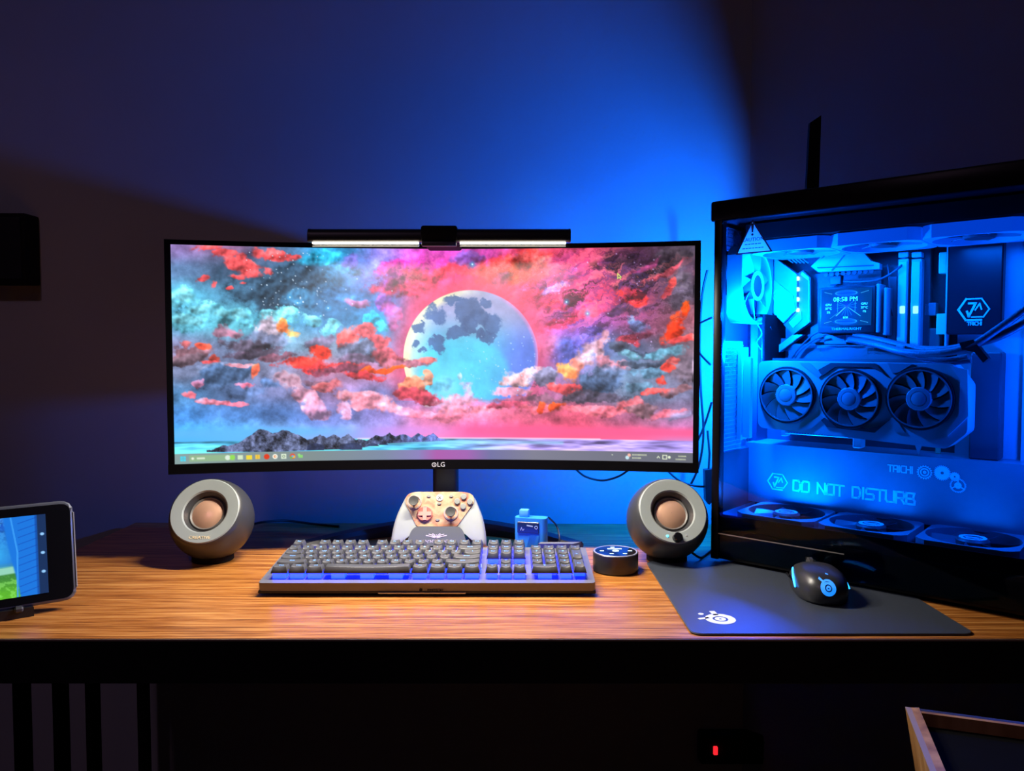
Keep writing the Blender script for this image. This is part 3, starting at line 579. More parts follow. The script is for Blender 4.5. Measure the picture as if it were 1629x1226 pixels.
# ------------------------------------------------------------------ monitor light bar
lb = empty('light_bar', (-0.1088, 1.17, 1.2505)); tag(lb, 'slim black light bar clipped over the top edge of the monitor', 'lamp')
Lh = 0.195
MX = frame((0, 0, 0), (0, 1, 0), (0, 0, 1), (1, 0, 0))
MB().prism(blend_round([(-0.013, -0.004), (0.012, -0.002), (0.013, 0.014), (-0.006, 0.017), (-0.013, 0.010)], 0.006, 4), -Lh, Lh, MX @ Matrix.Translation((0, 0.001, 0))).build('bar', BLACK, lb)
for sx in (-1, 1):
    MB().prism(blend_round([(-0.0135, -0.0045), (0.0125, -0.0025), (0.0135, 0.0145), (-0.006, 0.0175), (-0.0135, 0.0105)], 0.006, 4), 0, 0.003, MX @ Matrix.Translation((0, 0.001, sx * Lh - 0.0015))).build('end_cap', BLACK, lb)
MB().rbox(-0.027, 0.027, -0.015, 0.094, -0.003, 0.021, 0.003, 2).build('clip', MATTE, lb)
MB().rbox(-0.026, 0.026, -0.0165, -0.003, -0.0095, -0.003, 0.0015, 2).build('clip_pad', DGREY, lb)
MB().rbox(-0.025, 0.025, 0.155, 0.18, -0.028, 0.018, 0.004, 2).box(-0.02, 0.02, 0.09, 0.16, 0.0098, 0.018).build('counterweight', BLACK, lb)
LED = mat('warm led strip', (0.8, 0.8, 0.8), 0.5, emit=(1.0, 0.86, 0.66), strength=7.0)
DIFF = mat('frosted diffuser', (0.75, 0.75, 0.7), 0.4, emit=(0.9, 0.86, 0.72), strength=0.35)
for sx in (-1, 1):
    x0, x1 = sorted((sx * 0.031, sx * (Lh - 0.006)))
    MB().box(x0, x1, -0.0125, -0.0045, -0.0058, -0.0032).build('led_strip', LED, lb)
    MB().prism([(-0.012, -0.0105), (0.002, -0.0075), (0.002, -0.0065), (-0.012, -0.0085)], x0, x1, MX).build('diffuser', DIFF, lb)
    lamp('AREA', 'strip_glow', lb, ((x0 + x1) / 2, -0.012, -0.0115), P_BAR, (1.0, 0.91, 0.78), x1 - x0, 0.008, (R(-4), 0, 0))

# ------------------------------------------------------------------ desktop computer (own frame: x rear->front, y away from the glass, z up)
PC0 = Vector((0.322, 1.213, 0))
pc = empty('desktop_computer', (PC0.x, PC0.y, DESK), (0, 0, -A41))
tag(pc, 'large black tower computer with glass side and blue lights inside', 'computer')
def pcp(px, py, t):
    """where the sight line through a pixel meets the plane t metres behind the glass -> (x, z) in the tower's frame"""
    d = cray(px, py); p = PC0 + AM * t
    k = (p - CAMP).dot(AM) / d.dot(AM); q = CAMP + d * k - PC0
    return q.dot(AX), q.z - DESK
CW, CL, CB, CT = 0.24, 0.47, 0.078, 0.536       # width, length, glass bottom, glass top (inside)
SHB = mat('case metal', (0.003, 0.003, 0.004), 0.35, spec=0.15)
INT = mat('interior grey panel', (0.42, 0.42, 0.44), 0.5)
INTD = mat('interior dark panel', (0.05, 0.05, 0.06), 0.45)
PCB = mat('circuit board', (0.06, 0.065, 0.07), 0.5, var=0.3, scale=300)
ALU = mat('anodised heatsink', (0.36, 0.37, 0.40), 0.38, 0.35)
ALUD = mat('dark heatsink', (0.10, 0.10, 0.11), 0.4, 0.3)
PRINT = mat('pale print', (0.85, 0.88, 0.9), 0.5)
# shell
MB().rbox(-0.011, CL + 0.01, -0.006, CW, 0.536, 0.568, 0.004, 2).build('top_panel', SHB, pc)
MB().rbox(0.0, CL, 0.0, CW, 0.006, 0.056, 0.003, 2).build('base_panel', SHB, pc)
MB().box(0.0, CL, 0.0, 0.003, 0.056, 0.0775).build('base_lip', SHB, pc)
MB().box(0.012, CL - 0.012, 0.1255, 0.19, 0.056, 0.081).build('floor_step', INTD, pc)
MB().rbox(-0.004, 0.009, -0.006, 0.012, 0.006, 0.538, 0.002, 2).build('rear_pillar', SHB, pc)
MB().rbox(CL - 0.012, CL + 0.008, -0.006, CW, 0.006, 0.538, 0.003, 2).build('front_panel', SHB, pc)
MB().box(0.0, CL - 0.012, CW - 0.006, CW, 0.076, 0.537).build('far_side_panel', SHB, pc)
for x in (0.03, 0.42):
    for y in (0.03, 0.2): MB().lathe([(0.012, 0.0033), (0.014, 0.006), (0.014, 0.008)], 16, Matrix.Translation((x, y, 0))).build('rubber_foot', MATTE, pc)
# rear wall with its openings
rp = MB()
rp.box(-0.011, 0.002, 0.012, CW - 0.006, 0.424, 0.494)
rp.box(-0.011, 0.002, 0.012, CW - 0.006, 0.531, 0.537)
rp.box(-0.011, 0.002, 0.078, CW - 0.006, 0.494, 0.531)
rp.box(-0.011, 0.002, 0.150, CW - 0.006, 0.076, 0.424)
rp.box(-0.011, 0.002, 0.012, 0.15, 0.076, 0.172)
rp.box(-0.011, 0.002, 0.012, 0.018, 0.172, 0.424)
rp.build('rear_panel', INTD, pc)
def lattice(y0, y1, z0, z1, x, step=0.0042, w=0.0012):
    m = MB(); z = z0; row = 0
    while z <= z1 + 1e-6:
        m.box(x, x + 0.001, y0, y1, z - w / 2, z + w / 2)
        if z + step * 1.6 <= z1:
            y = y0 + (step / 2 if row % 2 else 0)
            while y <= y1:
                m.box(x, x + 0.001, y - w / 2, y + w / 2, z, z + step * 1.6); y += step
        z += step * 1.6; row += 1
    return m
lattice(0.018, 0.088, 0.175, 0.355, 0.002).build('rear_grille', INT, pc, kind='stuff')
lattice(0.018, 0.075, 0.495, 0.535, 0.003).build('rear_grille', INT, pc, kind='stuff')
# slot covers beside the lower grille
x0, zt = pcp(1183, 552, 0.075); x1, zb = pcp(1205, 700, 0.075)
MB().rbox(x0 - 0.004, x0 + 0.004, 0.06, 0.084, zb, zt, 0.001, 1).build('slot_cover', INT, pc)
MB().rbox(x0 + 0.006, x0 + 0.019, 0.06, 0.07, zb + 0.004, zt - 0.016, 0.001, 1).build('card_bracket', LGREY, pc)
# tray, far wall beside it
MB().box(0.002, 0.300, 0.196, 0.200, 0.076, 0.537).build('motherboard_tray', INTD, pc)
xa, _ = pcp(1596, 500, 0.168); xm, _ = pcp(1617, 450, 0.168)
MB().box(0.30, CL - 0.012, 0.172, 0.176, 0.076, 0.537).build('tray_step', INT, pc)
MB().box(xm + 0.012, CL - 0.013, 0.160, 0.1715, 0.076, 0.537).build('cable_cover', INT, pc)
MB().box(0.012, 0.283, 0.186, 0.190, 0.215, 0.512).build('motherboard', PCB, pc)
# lower vertical shroud with the lettering
ST = 0.12
sx0, sz1 = pcp(1186, 703, ST); sx1, _ = pcp(1629, 735, ST)
sh = MB().box(sx0, CL - 0.014, ST, ST + 0.003, 0.080, sz1).box(sx0, CL - 0.014, ST + 0.003, 0.196, sz1 - 0.003, sz1).build('shroud', mat('shroud panel', (0.22, 0.22, 0.24), 0.35), pc)
FRM = FZ                                       # drawing plane facing the glass (-y)
STROKES = {'D': [[(0, 0), (0, 1), (.75, 1), (1, .75), (1, .25), (.75, 0), (0, 0)]], 'O': [[(0, 0), (0, .8), (.2, 1), (1, 1), (1, 0), (.2, 0), (0, .1)]],
    'N': [[(0, 0), (0, 1), (1, 0), (1, 1)]], 'T': [[(-.05, 1), (1.05, 1)], [(.5, 1), (.5, 0)]], 'I': [[(.5, 0), (.5, 1)]],
    'S': [[(1, 1), (.15, 1), (0, .85), (0, .6), (.15, .5), (.85, .5), (1, .4), (1, .15), (.85, 0), (0, 0)]], 'U': [[(0, 1), (0, .2), (.2, 0), (1, 0), (1, 1)]],
    'R': [[(0, 0), (0, 1), (.85, 1), (1, .85), (1, .6), (.85, .45), (.1, .45)], [(.6, .45), (1, 0)]], 'B': [[(0, 0), (0, 1), (.95, 1), (.8, .5), (1, .3), (1, 0), (0, 0)], [(0, .5), (.85, .5)]],
    'A': [[(0, 0), (0, .8), (.2, 1), (1, 1), (1, 0)], [(0, .42), (1, .42)]], 'C': [[(1, 1), (.2, 1), (0, .8), (0, .2), (.2, 0), (1, 0)]], 'H': [[(0, 0), (0, 1)], [(1, 0), (1, 1)], [(0, .5), (1, .5)]]}
def stroke_text(txt, x0, x1, z, h, w, M, gap=.35, narrow=()):
    units = sum((.7 if ch == ' ' else .25 if ch == 'I' else 1) + gap for ch in txt) - gap; k = (x1 - x0) / units
    m = MB(); x = x0
    for ch in txt:
        if ch == ' ': x += (.7 + gap) * k; continue
        cw = .25 if ch == 'I' else 1
        for pl in STROKES[ch]:
            m.ribbon([(x + (px - (.375 if ch == 'I' else 0)) * k * (1 if ch != 'I' else 1), z + py * h) for px, py in pl], w, 0, 0.0004, M)
        x += (cw + gap) * k
    return m
def hexlogo(cx, cz, r, M, w):
    m = MB(); H = [(cx + r * math.cos(R(a)), cz + r * .9 * math.sin(R(a))) for a in (180, 240, 300, 0, 60, 120)]
    m.ribbon([H[5], H[0], H[1], (H[2][0] * .98 + cx * .02, H[2][1])], w, 0, .0004, M)
    m.ribbon([(H[5][0] + w * .8, H[5][1]), H[4], H[3], (H[2][0] + w, H[2][1] + w * 1.6), (cx - r * .1, H[2][1] + w * 1.6)], w * .7, 0, .0004, M)
    m.ribbon([(cx - r * .3, cz + r * .45), (cx + r * .12, cz + r * .45), (cx - r * .3, cz - r * .5), (cx - r * .42, cz - r * .15)], w * 1.1, 0, .0004, M)
    m.ribbon([(cx + r * .1, cz - r * .05), (cx + r * .38, cz + r * .42), (cx + r * .5, cz)], w * .7, 0, .0004, M)
    return m
MS = Matrix.Translation((0, ST - 0.0002, 0)) @ FRM
xa, za = pcp(1262, 781, ST); xb, zb = pcp(1455, 801, ST); _, zc = pcp(1262, 765, ST)
stroke_text('DO NOT DISTURB', xa, xb, (za + zb) / 2, zc - za, 0.0029, MS, .26).build('lettering', PRINT, sh, label='large wide letters on the shroud')
xa, za = pcp(1237, 766, ST); hexlogo(xa, za, 0.0165, MS, 0.0022).build('hexagon_logo', PRINT, sh)
xa, za = pcp(1413, 749, ST); xb, _ = pcp(1452, 752, ST)
stroke_text('TAICHI', xa, xb, za, 0.0095, 0.0017, MS, .3).build('lettering', PRINT, sh)
def gear(m, cx, cz, r, teeth, hole, M, z1=.0005):
    pts = []
    for i in range(teeth * 4):
        a = 2 * math.pi * i / (teeth * 4); q = r if i % 4 < 2 else r * .84; pts.append((q * math.cos(a), q * math.sin(a)))
    n = len(pts); vs = []; fs = []
    for x, y in pts:
        s = hole / math.hypot(x, y); vs += [(cx + x, cz + y, z1), (cx + x * s, cz + y * s, z1)]
    for i in range(n):
        k = (i + 1) % n; fs.append((2 * i, 2 * k, 2 * k + 1, 2 * i + 1))
    m.add(vs, fs, M)
for px, py, r_, te, hole, ring in ((1471, 751, .0105, 18, .0078, True), (1499, 752, .0112, 26, .0022, False), (1519, 758, .0068, 16, .0012, False), (1524, 772, .0108, 30, .0085, True)):
    xa, za = pcp(px, py, ST); g = MB(); gear(g, xa, za, r_, te, hole, MS)
    if ring:
        if te == 18: g.arc(xa, za, .0045, .0062, 0, .0004, n=24, M=MS).arc(xa, za, .0006, .0022, 0, .0004, n=16, M=MS)
        else:
            g.arc(xa, za, .0005, .0046, 0, .0004, n=16, M=MS)
            for a in (90, 210, 330): g.ribbon([(xa + .0042 * math.cos(R(a)), za + .0042 * math.sin(R(a))), (xa + .009 * math.cos(R(a)), za + .009 * math.sin(R(a)))], .0016, 0, .0004, MS)
    g.build('gear_print', PRINT, sh)
# case fans --------------------------------------------------------------
FANM = mat('fan frame', (0.34, 0.35, 0.38), 0.4)
BLADE = mat('fan blade', (0.22, 0.23, 0.26), 0.35)
def fan(name, M, size=0.12, th=0.025, blades=7, fm=None, bm_=None, glow=None, badge=True):
    """axis along local z, front at z=0, body behind"""
    h = size / 2; r0 = h * .95
    out = blend_round([(-h, -h * .8), (-h * .8, -h), (h * .8, -h), (h, -h * .8), (h, h * .8), (h * .8, h), (-h * .8, h), (-h, h * .8)], .006, 2)
    n = 48; vs = []; fs = []
    def outer(a):
        c, s = math.cos(a), math.sin(a); k = h / max(abs(c), abs(s)); d = h * 1.8 / (abs(c) + abs(s)); return min(k, d)
    for i in range(n):
        a = 2 * math.pi * i / n; c, s = math.cos(a), math.sin(a); o = outer(a)
        vs += [(o * c, o * s, 0), (r0 * c, r0 * s, 0), (r0 * c, r0 * s, -th), (o * c, o * s, -th)]
    for i in range(n):
        k = (i + 1) % n
        for j in range(4): fs.append((4 * i + j, 4 * i + (j + 1) % 4, 4 * k + (j + 1) % 4, 4 * k + j))
    f = MB().add(vs, fs, M).build(name, fm or FANM, pc)
    b = MB()
    for i in range(blades):
        a0 = 2 * math.pi * i / blades; rr = []
        for j in range(5):
            q = j / 4; rad = h * .34 + (h * .90 - h * .34) * q; sw = a0 + .25 * q
            for da, z in ((0, -.004), (.62 - .1 * q, -th * .75)): rr.append((rad * math.cos(sw + da), rad * math.sin(sw + da), z))
        vs = rr + [(x, y, z - .0012) for x, y, z in rr]; fs = []
        for j in range(4):
            p = 2 * j; fs += [(p, p + 1, p + 3, p + 2), (p + 10, p + 12, p + 13, p + 11), (p, p + 2, p + 12, p + 10), (p + 1, p + 11, p + 13, p + 3)]
        fs += [(0, 10, 11, 1), (8, 9, 19, 18)]
        b.add(vs, fs, M)
    b.build('blades', bm_ or BLADE, f)
    MB().lathe([(.001, -.001), (h * .30, -.001), (h * .345, -.004), (h * .345, -th * .8)], 28, M).build('hub', DGREY, f)
    if badge: MB().arc(0, 0, h * .20, h * .28, -.001, -.0003, n=28, M=M).ribbon([(-h * .14, .001), (h * .14, .001)], h * .05, -.001, -.0003, M).ribbon([(-h * .1, -h * .07), (h * .1, -h * .07)], h * .05, -.001, -.0003, M).build('badge', PRINT, f)
    if glow: MB().arc(0, 0, h * .30, h * .40, -.0008, .0006, n=36, M=M).build('light_ring', glow, f)
    return f
for px, py in ((1250, 817), (1385, 835), (1547, 858)):
    xa, za = pcp(px, py, 0.062)
    M = Matrix.Translation((xa, 0.064, 0.083))
    fan('bottom_fan', M, fm=mat('bottom fan frame', (0.2, 0.2, 0.22), 0.4), bm_=mat('bottom fan blade', (0.10, 0.10, 0.12), 0.35))['label'] = 'fan lying flat on the case floor'
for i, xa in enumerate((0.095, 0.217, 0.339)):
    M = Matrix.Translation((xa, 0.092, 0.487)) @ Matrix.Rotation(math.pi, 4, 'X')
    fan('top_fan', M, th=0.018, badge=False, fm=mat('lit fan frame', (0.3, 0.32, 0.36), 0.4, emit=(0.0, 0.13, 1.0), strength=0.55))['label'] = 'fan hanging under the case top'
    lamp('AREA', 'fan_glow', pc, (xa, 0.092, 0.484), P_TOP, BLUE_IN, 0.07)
MB().rbox(0.03, 0.405, 0.032, 0.152, 0.506, 0.534, 0.002, 1).build('radiator', MATTE, pc)
CY = mat('cyan glow', (0.3, 0.6, 0.9), 0.4, emit=(0.03, 0.55, 1.0), strength=2.0)
RF = frame((0.031, 0.080, 0.440), (0, 1, 0), (0, 0, 1), (1, 0, 0))
rf = fan('rear_fan', RF, glow=CY, badge=False, fm=mat('rear fan frame', (0.5, 0.5, 0.52), 0.45), bm_=mat('rear fan blade', (0.5, 0.52, 0.55), 0.4)); rf['label'] = 'rear fan with glowing cyan ring'
lamp('POINT', 'fan_light', pc, (0.02, 0.105, 0.334), P_FAN_BACK, BLUE, 0.013)
MB().rbox(.031, .036, .098, .195, .24, .395, .001, 1).box(.004, .031, .09, .192, .391, .395).build('light_baffle', MATTE, pc)  # baffle added to keep the rear light off the case interior
lamp('POINT', 'fan_light', pc, (0.055, 0.055, 0.455), P_FAN_FRONT * .14, BLUE_IN, 0.008)
lamp('POINT', 'fan_light', pc, (0.042, 0.016, 0.395), P_FAN_FRONT, BLUE_IN, 0.008)
lamp('POINT', 'front_fan_light', pc, (0.448, 0.05, 0.27), P_FRONT, BLUE, 0.02)
for xa, k_ in ((0.09, 4.0), (0.216, .8), (0.345, .4)): lamp('AREA', 'fan_glow', pc, (xa, 0.06, 0.087), P_BOTTOM * k_, BLUE_IN, 0.07, rot=(math.pi, 0, 0))
# graphics card -----------------------------------------------------------
GT = 0.06
def g2(px, py, t=GT): return pcp(px, py, t)
gx0, gz1 = g2(1207, 574); gx1, _ = g2(1541, 600); _, gz0 = g2(1208, 680)
MG = Matrix.Translation((0, GT, 0)) @ FRM
GM = mat('card shroud', (0.42, 0.43, 0.46), 0.4, 0.1); GD = mat('card shroud dark', (0.055, 0.055, 0.06), 0.4)
out = blend_round([(gx0, gz1 - .004), (gx0 + .006, gz1), (gx1 - .02, gz1 - .002), (gx1, gz1 - .03), (gx1, gz0 + .012), (gx1 - .025, gz0 - .012), (gx0 + .1, gz0 - .004), (gx0 + .006, gz0), (gx0, gz0 + .006)], .004, 2)
gpu = MB().prism(out, -0.048, 0, MG).build('graphics_card', GM, pc)
MB().box(gx0 + .002, gx1 - .03, GT + .05, GT + .054, gz0 - .004, gz1 + .004).build('back_plate', GD, gpu)
fans = [(g2(1252, 628), .0425), (g2(1352, 634), .0425), (g2(1463, 634), .0425)]
RING = mat('card fan well', (0.02, 0.02, 0.022), 0.4); GB = mat('card fan blade', (0.2, 0.2, 0.22), 0.32)
for (fx, fz), fr in fans:
    Mf = Matrix.Translation((fx, GT - .0006, fz)) @ FRM
    w = MB().lathe([(.001, .0004), (fr * .96, .0004), (fr * .97, .0022), (fr * 1.03, .0022), (fr * 1.05, 0)], 44, Mf).build('fan_well', RING, gpu)
    b = MB()
    for i in range(11):
        a0 = 2 * math.pi * i / 11; rr = []
        for j in range(5):
            q = j / 4; rad = fr * (.36 + .58 * q); sw = a0 + .35 * q
            for da, z in ((0, .0045), (.5, .001)): rr.append((rad * math.cos(sw + da), rad * math.sin(sw + da), z))
        b.add(rr, [(2 * j, 2 * j + 1, 2 * j + 3, 2 * j + 2) for j in range(4)], Mf)
    b.arc(0, 0, fr * .92, fr * .96, .0006, .005, n=44, M=Mf)
    b.build('fan_rotor', GB, gpu)
    MB().lathe([(.001, .0062), (fr * .22, .0062), (fr * .25, .0056), (fr * .25, .0062), (fr * .36, .0058), (fr * .40, .003), (fr * .40, .0005)], 36, Mf).build('fan_hub', mat('card fan hub', (0.3, 0.31, 0.34), 0.35), gpu)
# angular trim on the card
def gpoly(pts, z, m, name='trim_piece'):
    return MB().prism([g2(*p) for p in pts], 0, z, MG).build(name, m, gpu)
gpoly([(1302, 588), (1322, 577), (1392, 578), (1412, 600), (1402, 592), (1386, 584), (1330, 583), (1308, 598)], .0016, GD)
gpoly([(1305, 666), (1316, 679), (1392, 688), (1415, 668), (1404, 676), (1380, 682), (1330, 677), (1312, 664)], .0016, GD)
gpoly([(1412, 577), (1452, 579), (1430, 592), (1420, 594)], .0014, ALU); gpoly([(1272, 577), (1288, 577), (1308, 596), (1303, 601)], .0018, ALU)
gpoly([(1272, 682), (1290, 681), (1312, 664), (1306, 660)], .0018, ALU); gpoly([(1415, 664), (1424, 664), (1440, 688), (1424, 686)], .0014, ALU)
xx = [g2(*p) for p in ((1512, 582), (1540, 588), (1541, 662), (1508, 694), (1508, 684), (1526, 660), (1528, 604))]
MB().prism(xx, 0, .003, MG).build('end_frame', mat('card end frame', (0.5, 0.5, 0.53), 0.4), gpu)
# riser slot under the card
xa, za = pcp(1250, 683, .075); xb, zb = pcp(1362, 697, .075)
rs = MB().rbox(xa, xb, .07, .085, zb, za - .002, .001, 1).build('riser_slot', ALU, pc)
m = MB()
for i in range(22): m.box(xa + .006 + i * (xb - xa - .012) / 22, xa + .0085 + i * (xb - xa - .012) / 22, .0685, .07, zb + .003, za - .004)
m.build('slot_contacts', ALUD, rs)
MB().rbox(xb - .003, xb + .009, .068, .09, zb - .014, zb + .006, .0015, 1).build('slot_latch', LGREY, rs)
MB().rbox(xa - .006, xa + .002, .07, .09, zb - .004, za + .002, .001, 1).build('slot_post', LGREY, rs)
# dark supports between card and shroud
xa, za = pcp(1208, 690, .10); xb, zb = pcp(1250, 702, .10)
xa2, _ = pcp(1545, 600, .14); xb2, zb2 = pcp(1590, 733, .14); _, zt2 = pcp(1590, 560, .14)
MB().rbox(xa2, xb2, .135, .17, zb2, zt2, .002, 1).build('cable_bar', INTD, pc)
MB().prism([pcp(*p, .10) for p in ((1455, 703), (1469, 702), (1462, 722))], 0, .004, Matrix.Translation((0, .1, 0)) @ FRM).build('support_bracket', ALU, pc)
xa, za = pcp(1489, 702, .17); MB().rbox(xa, xa + .007, .165, .17, za - .018, za, .001, 1).build('board_connector', mat('pale green plastic', (0.35, 0.5, 0.25), 0.5), pc)
xa, za = pcp(1404, 690, .15); text('99', 0.012, mat('segment digits', (0.2, 0.3, 0.4), 0.5, emit=(0.1, 0.4, 0.8), strength=.25), Matrix.Translation((xa + .01, .149, za - .004)) @ FRM, pc)
# heatsinks ---------------------------------------------------------------
def pl(name, pts, t, z, m, parent=None, taper=1.0):
    return MB().prism([pcp(*p, t) for p in pts], -.012, z, Matrix.Translation((0, t, 0)) @ FRM, taper).build(name, m, parent or pc)
vr = pl('side_heatsink', [(1226, 411), (1230, 408), (1268, 436), (1268, 492), (1247, 514), (1226, 494)], .150, .002, ALU)
pl('heatsink_step', [(1226, 440), (1262, 470), (1266, 492), (1247, 512), (1226, 494)], .1476, .0012, mat('heatsink step', (0.42, 0.43, 0.46), .4, .3), vr)
xa, za = pcp(1238, 470, .146); MH = Matrix.Translation((0, .1462, 0)) @ FRM
MB().ribbon([(xa - .010, za + .001), (xa - .005, za + .008), (xa + .007, za + .007), (xa + .011, za), (xa + .006, za - .008), (xa - .006, za - .008)], .0016, 0, .0006, MH, True).ribbon([(xa - .004, za - .003), (xa + .004, za + .005), (xa + .008, za + .001)], .0016, 0, .0006, MH).ribbon([(xa - .007, za), (xa + .003, za - .004), (xa + .005, za + .002)], .0014, 0, .0006, MH).build('hexagon_logo', PRINT, vr)
vc = pl('corner_heatsink', [(1268, 436), (1278, 430), (1290, 442), (1290, 512), (1262, 532), (1247, 516), (1268, 494)], .156, .002, ALUD)
pl('bright_edge', [(1276, 432), (1287, 441), (1287, 447), (1274, 437)], .1535, .001, LGREY, vc); pl('bright_edge', [(1255, 513), (1275, 494), (1276, 508), (1262, 522)], .1535, .001, mat('ribbed edge', (.45, .46, .48), .4), vc)
pl('bright_edge', [(1286, 446), (1288, 446), (1288, 512), (1286, 514)], .1535, .001, LGREY, vc)
LEDW = mat('small white led', (0.8, 0.8, 0.8), 0.4, emit=(1.0, 0.85, 1.0), strength=14.0)
for py in (443, 460, 476, 493):
    xa, za = pcp(1269.5, py, .152); MB().rbox(xa - .002, xa + .002, .149, .154, za - .003, za + .003, .0008, 1).build('indicator_led', LEDW, vc)
pl('lower_heatsink', [(1262, 532), (1230, 556), (1240, 560), (1278, 532)], .16, .002, ALU)
th = pl('top_heatsink', [(1291, 424), (1318, 398), (1368, 394), (1386, 415), (1400, 419), (1400, 428), (1303, 433)], .150, .003, ALU)
for p in ([(1306, 412), (1313, 404), (1372, 399), (1374, 402), (1314, 407)], [(1322, 430), (1344, 404), (1346, 404), (1325, 431)], [(1300, 425), (1390, 421), (1390, 423), (1301, 427)]):
    pl('groove', p, .1468, .0008, ALUD, th)
m = MB()
for i in range(9):
    xa, za = pcp(1315 + i * 9, 437 - i * .7, .158); m.lathe([(.001, .003), (.0035, .003), (.0035, 0)], 10, Matrix.Translation((xa, .158, za)) @ FRM)
m.build('capacitor_row', ALUD, pc)
pl('socket_plate', [(1290, 436), (1402, 430), (1402, 540), (1290, 545)], .172, .001, PCB)
for px, py, w_, h_, c in ((1330, 446, 9, 7, ALUD), (1420, 500, 6, 60, ALUD), (1405, 520, 5, 30, ALUD), (1480, 492, 9, 10, ALU), (1487, 540, 8, 18, MGREY), (1470, 470, 8, 90, INTD), (1300, 556, 26, 4, ALUD), (1340, 552, 40, 3, ALU), (1410, 556, 30, 4, ALUD), (1245, 548, 18, 10, INTD), (1330, 540, 18, 8, ALUD), (1352, 538, 10, 6, ALU), (1225, 545, 16, 20, INTD), (1440, 562, 60, 3, ALU)):
    a = pcp(px - w_, py - h_, .17); b = pcp(px + w_, py + h_, .17)
    MB().rbox(min(a[0], b[0]), max(a[0], b[0]), .166, .186, min(a[1], b[1]), max(a[1], b[1]), .0012, 1).build('board_component', c, pc)
pl('card_slot_cover', [(1255, 545), (1300, 550), (1470, 548), (1470, 572), (1255, 575)], .168, .002, ALUD)
GRN = mat('pale green board edge', (0.45, 0.6, 0.35), 0.5)
for p in ((1495, 402, 1507, 435), (1491, 499, 1506, 532)):
    a = pcp(p[0], p[1], .16); b = pcp(p[2], p[3], .16)
    MB().rbox(a[0], b[0], .155, .175, b[1], a[1], .001, 1).build('board_connector', GRN, pc)
# memory sticks
RAMG = mat('memory light', (0.5, 0.55, 0.6), 0.4, emit=(0.7, 0.55, 1.0), strength=6.0)
for px in (1436, 1457):
    a = pcp(px - 7, 412, .150); b = pcp(px + 6, 557, .150)
    rm = MB().rbox(a[0], b[0], .150, .186, b[1], a[1], .001, 1).build('memory_stick', ALU, pc)
    MB().rbox(a[0] + .001, b[0] - .0015, .1475, .1505, b[1] + .004, a[1] - .004, .0008, 1).build('light_diffuser', LGREY, rm)
    c = pcp(px, 492, .147); MB().rbox(c[0] - .004, c[0] + .003, .1462, .148, c[1] - .006, c[1] + .005, .0008, 1).build('lit_segment', RAMG, rm)
    d = pcp(px + 1, 405, .152); MB().rbox(d[0] - .007, d[0] + .007, .152, .17, d[1] - .004, d[1] + .004, .001, 1).build('slot_clip', LGREY, rm)
# cover plate with logo on the right
a = pcp(1509, 372, .150); b = pcp(1593, 531, .150)
cp = MB().rbox(a[0], b[0], .150, .171, b[1], a[1], .002, 1).build('cover_plate', mat('navy cover plate', (0.006, 0.007, 0.012), 0.35), pc)
MB().box(a[0] - .0016, a[0], .149, .171, b[1] - .03, a[1]).build('plate_edge', LGREY, cp)
MP = Matrix.Translation((0, .1497, 0)) @ FRM
xa, za = pcp(1549, 492, .15); hexlogo(xa, za, .0195, MP, .0026).build('hexagon_logo', PRINT, cp)
xa, za = pcp(1539, 515, .15); xb, _ = pcp(1562, 513, .15); stroke_text('TAICHI', xa, xb, za - .002, .0045, .0011, MP, .3).build('lettering', PRINT, cp)
# cpu cooler with little screen
a = pcp(1302, 458, .128); b = pcp(1391, 529, .128)
cc = MB().rbox(a[0], b[0], .128, .170, b[1], a[1], .003, 2).build('cpu_cooler', BLACK, pc)
MB().rbox(b[0] + .001, b[0] + .0055, .130, .165, b[1], a[1] + .002, .001, 1).build('cooler_side', ALU, cc); MB().rbox(b[0] + .010, b[0] + .015, .135, .168, b[1] - .004, a[1] - .004, .001, 1).build('cooler_side', ALU, cc)
def lcd():
    C = Canvas(150, 110, 0, 150, 0, 110, 3, 4); C.img[:] = np.array([8, 62, 95]) / 255
    C.disc(75, 14, 34, (10, 90, 190), .8, 10, 10); C.disc(75, 98, 34, (10, 90, 190), .8, 10, 10); C.disc(75, 52, 40, (10, 70, 210), .55, 30)
    for y in (8, 102):
        for ry in (8, 4): 
            for i in range(60):
                t = i / 60 * 2 * math.pi; C.disc(75 + 32 * math.cos(t), y + (5 if y < 50 else -5) + ry * math.sin(t), .8, (90, 190, 255), .8)
        for s_ in (-1, 1):
            for k in range(7): C.disc(75 + s_ * (44 + k * 3.4), y + (6 - k * .9) * (1 if y < 50 else -1), 1.1, (170, 225, 255), .9)
    cx, cy = 77, 52
    for a_ in (10, 38, 60, 80, 100, 118, 140, 168, 190, 205, 325, 345): C.line(cx, cy, cx + 30 * math.cos(R(a_)), cy + 30 * math.sin(R(a_)), 1.0, (60, 200, 255), .8)
    C.line(cx - 4, cy + 3, 46, 80, 2.2, (170, 255, 255)); C.line(cx + 4, cy + 3, 118, 82, 1.8, (120, 220, 255)); C.line(52, 70, 28, 88, 1.2, (90, 180, 220)); C.disc(cx, cy, 5, (90, 60, 255), .7, 5)
    C.line(50, 34, 50, 68, 1.2, (90, 210, 255)); C.line(102, 34, 102, 68, 1.2, (90, 210, 255))
    return np.clip(C.img, 0, 1)
c0 = pcp(1307, 461, .127); c1 = pcp(1386, 517, .127)
scr = picture_grid('cooler_screen', lcd(), lambda u, v: np.stack([c0[0] + (c1[0] - c0[0]) * u, np.full_like(u, .1272), c0[1] + (c1[1] - c0[1]) * v], -1), vcol_mat('cooler picture', 1.7), cc)
LCDT = mat('lcd digits', (0.5, 0.9, 0.9), 0.5, emit=(0.3, 1.0, 0.85), strength=1.8)
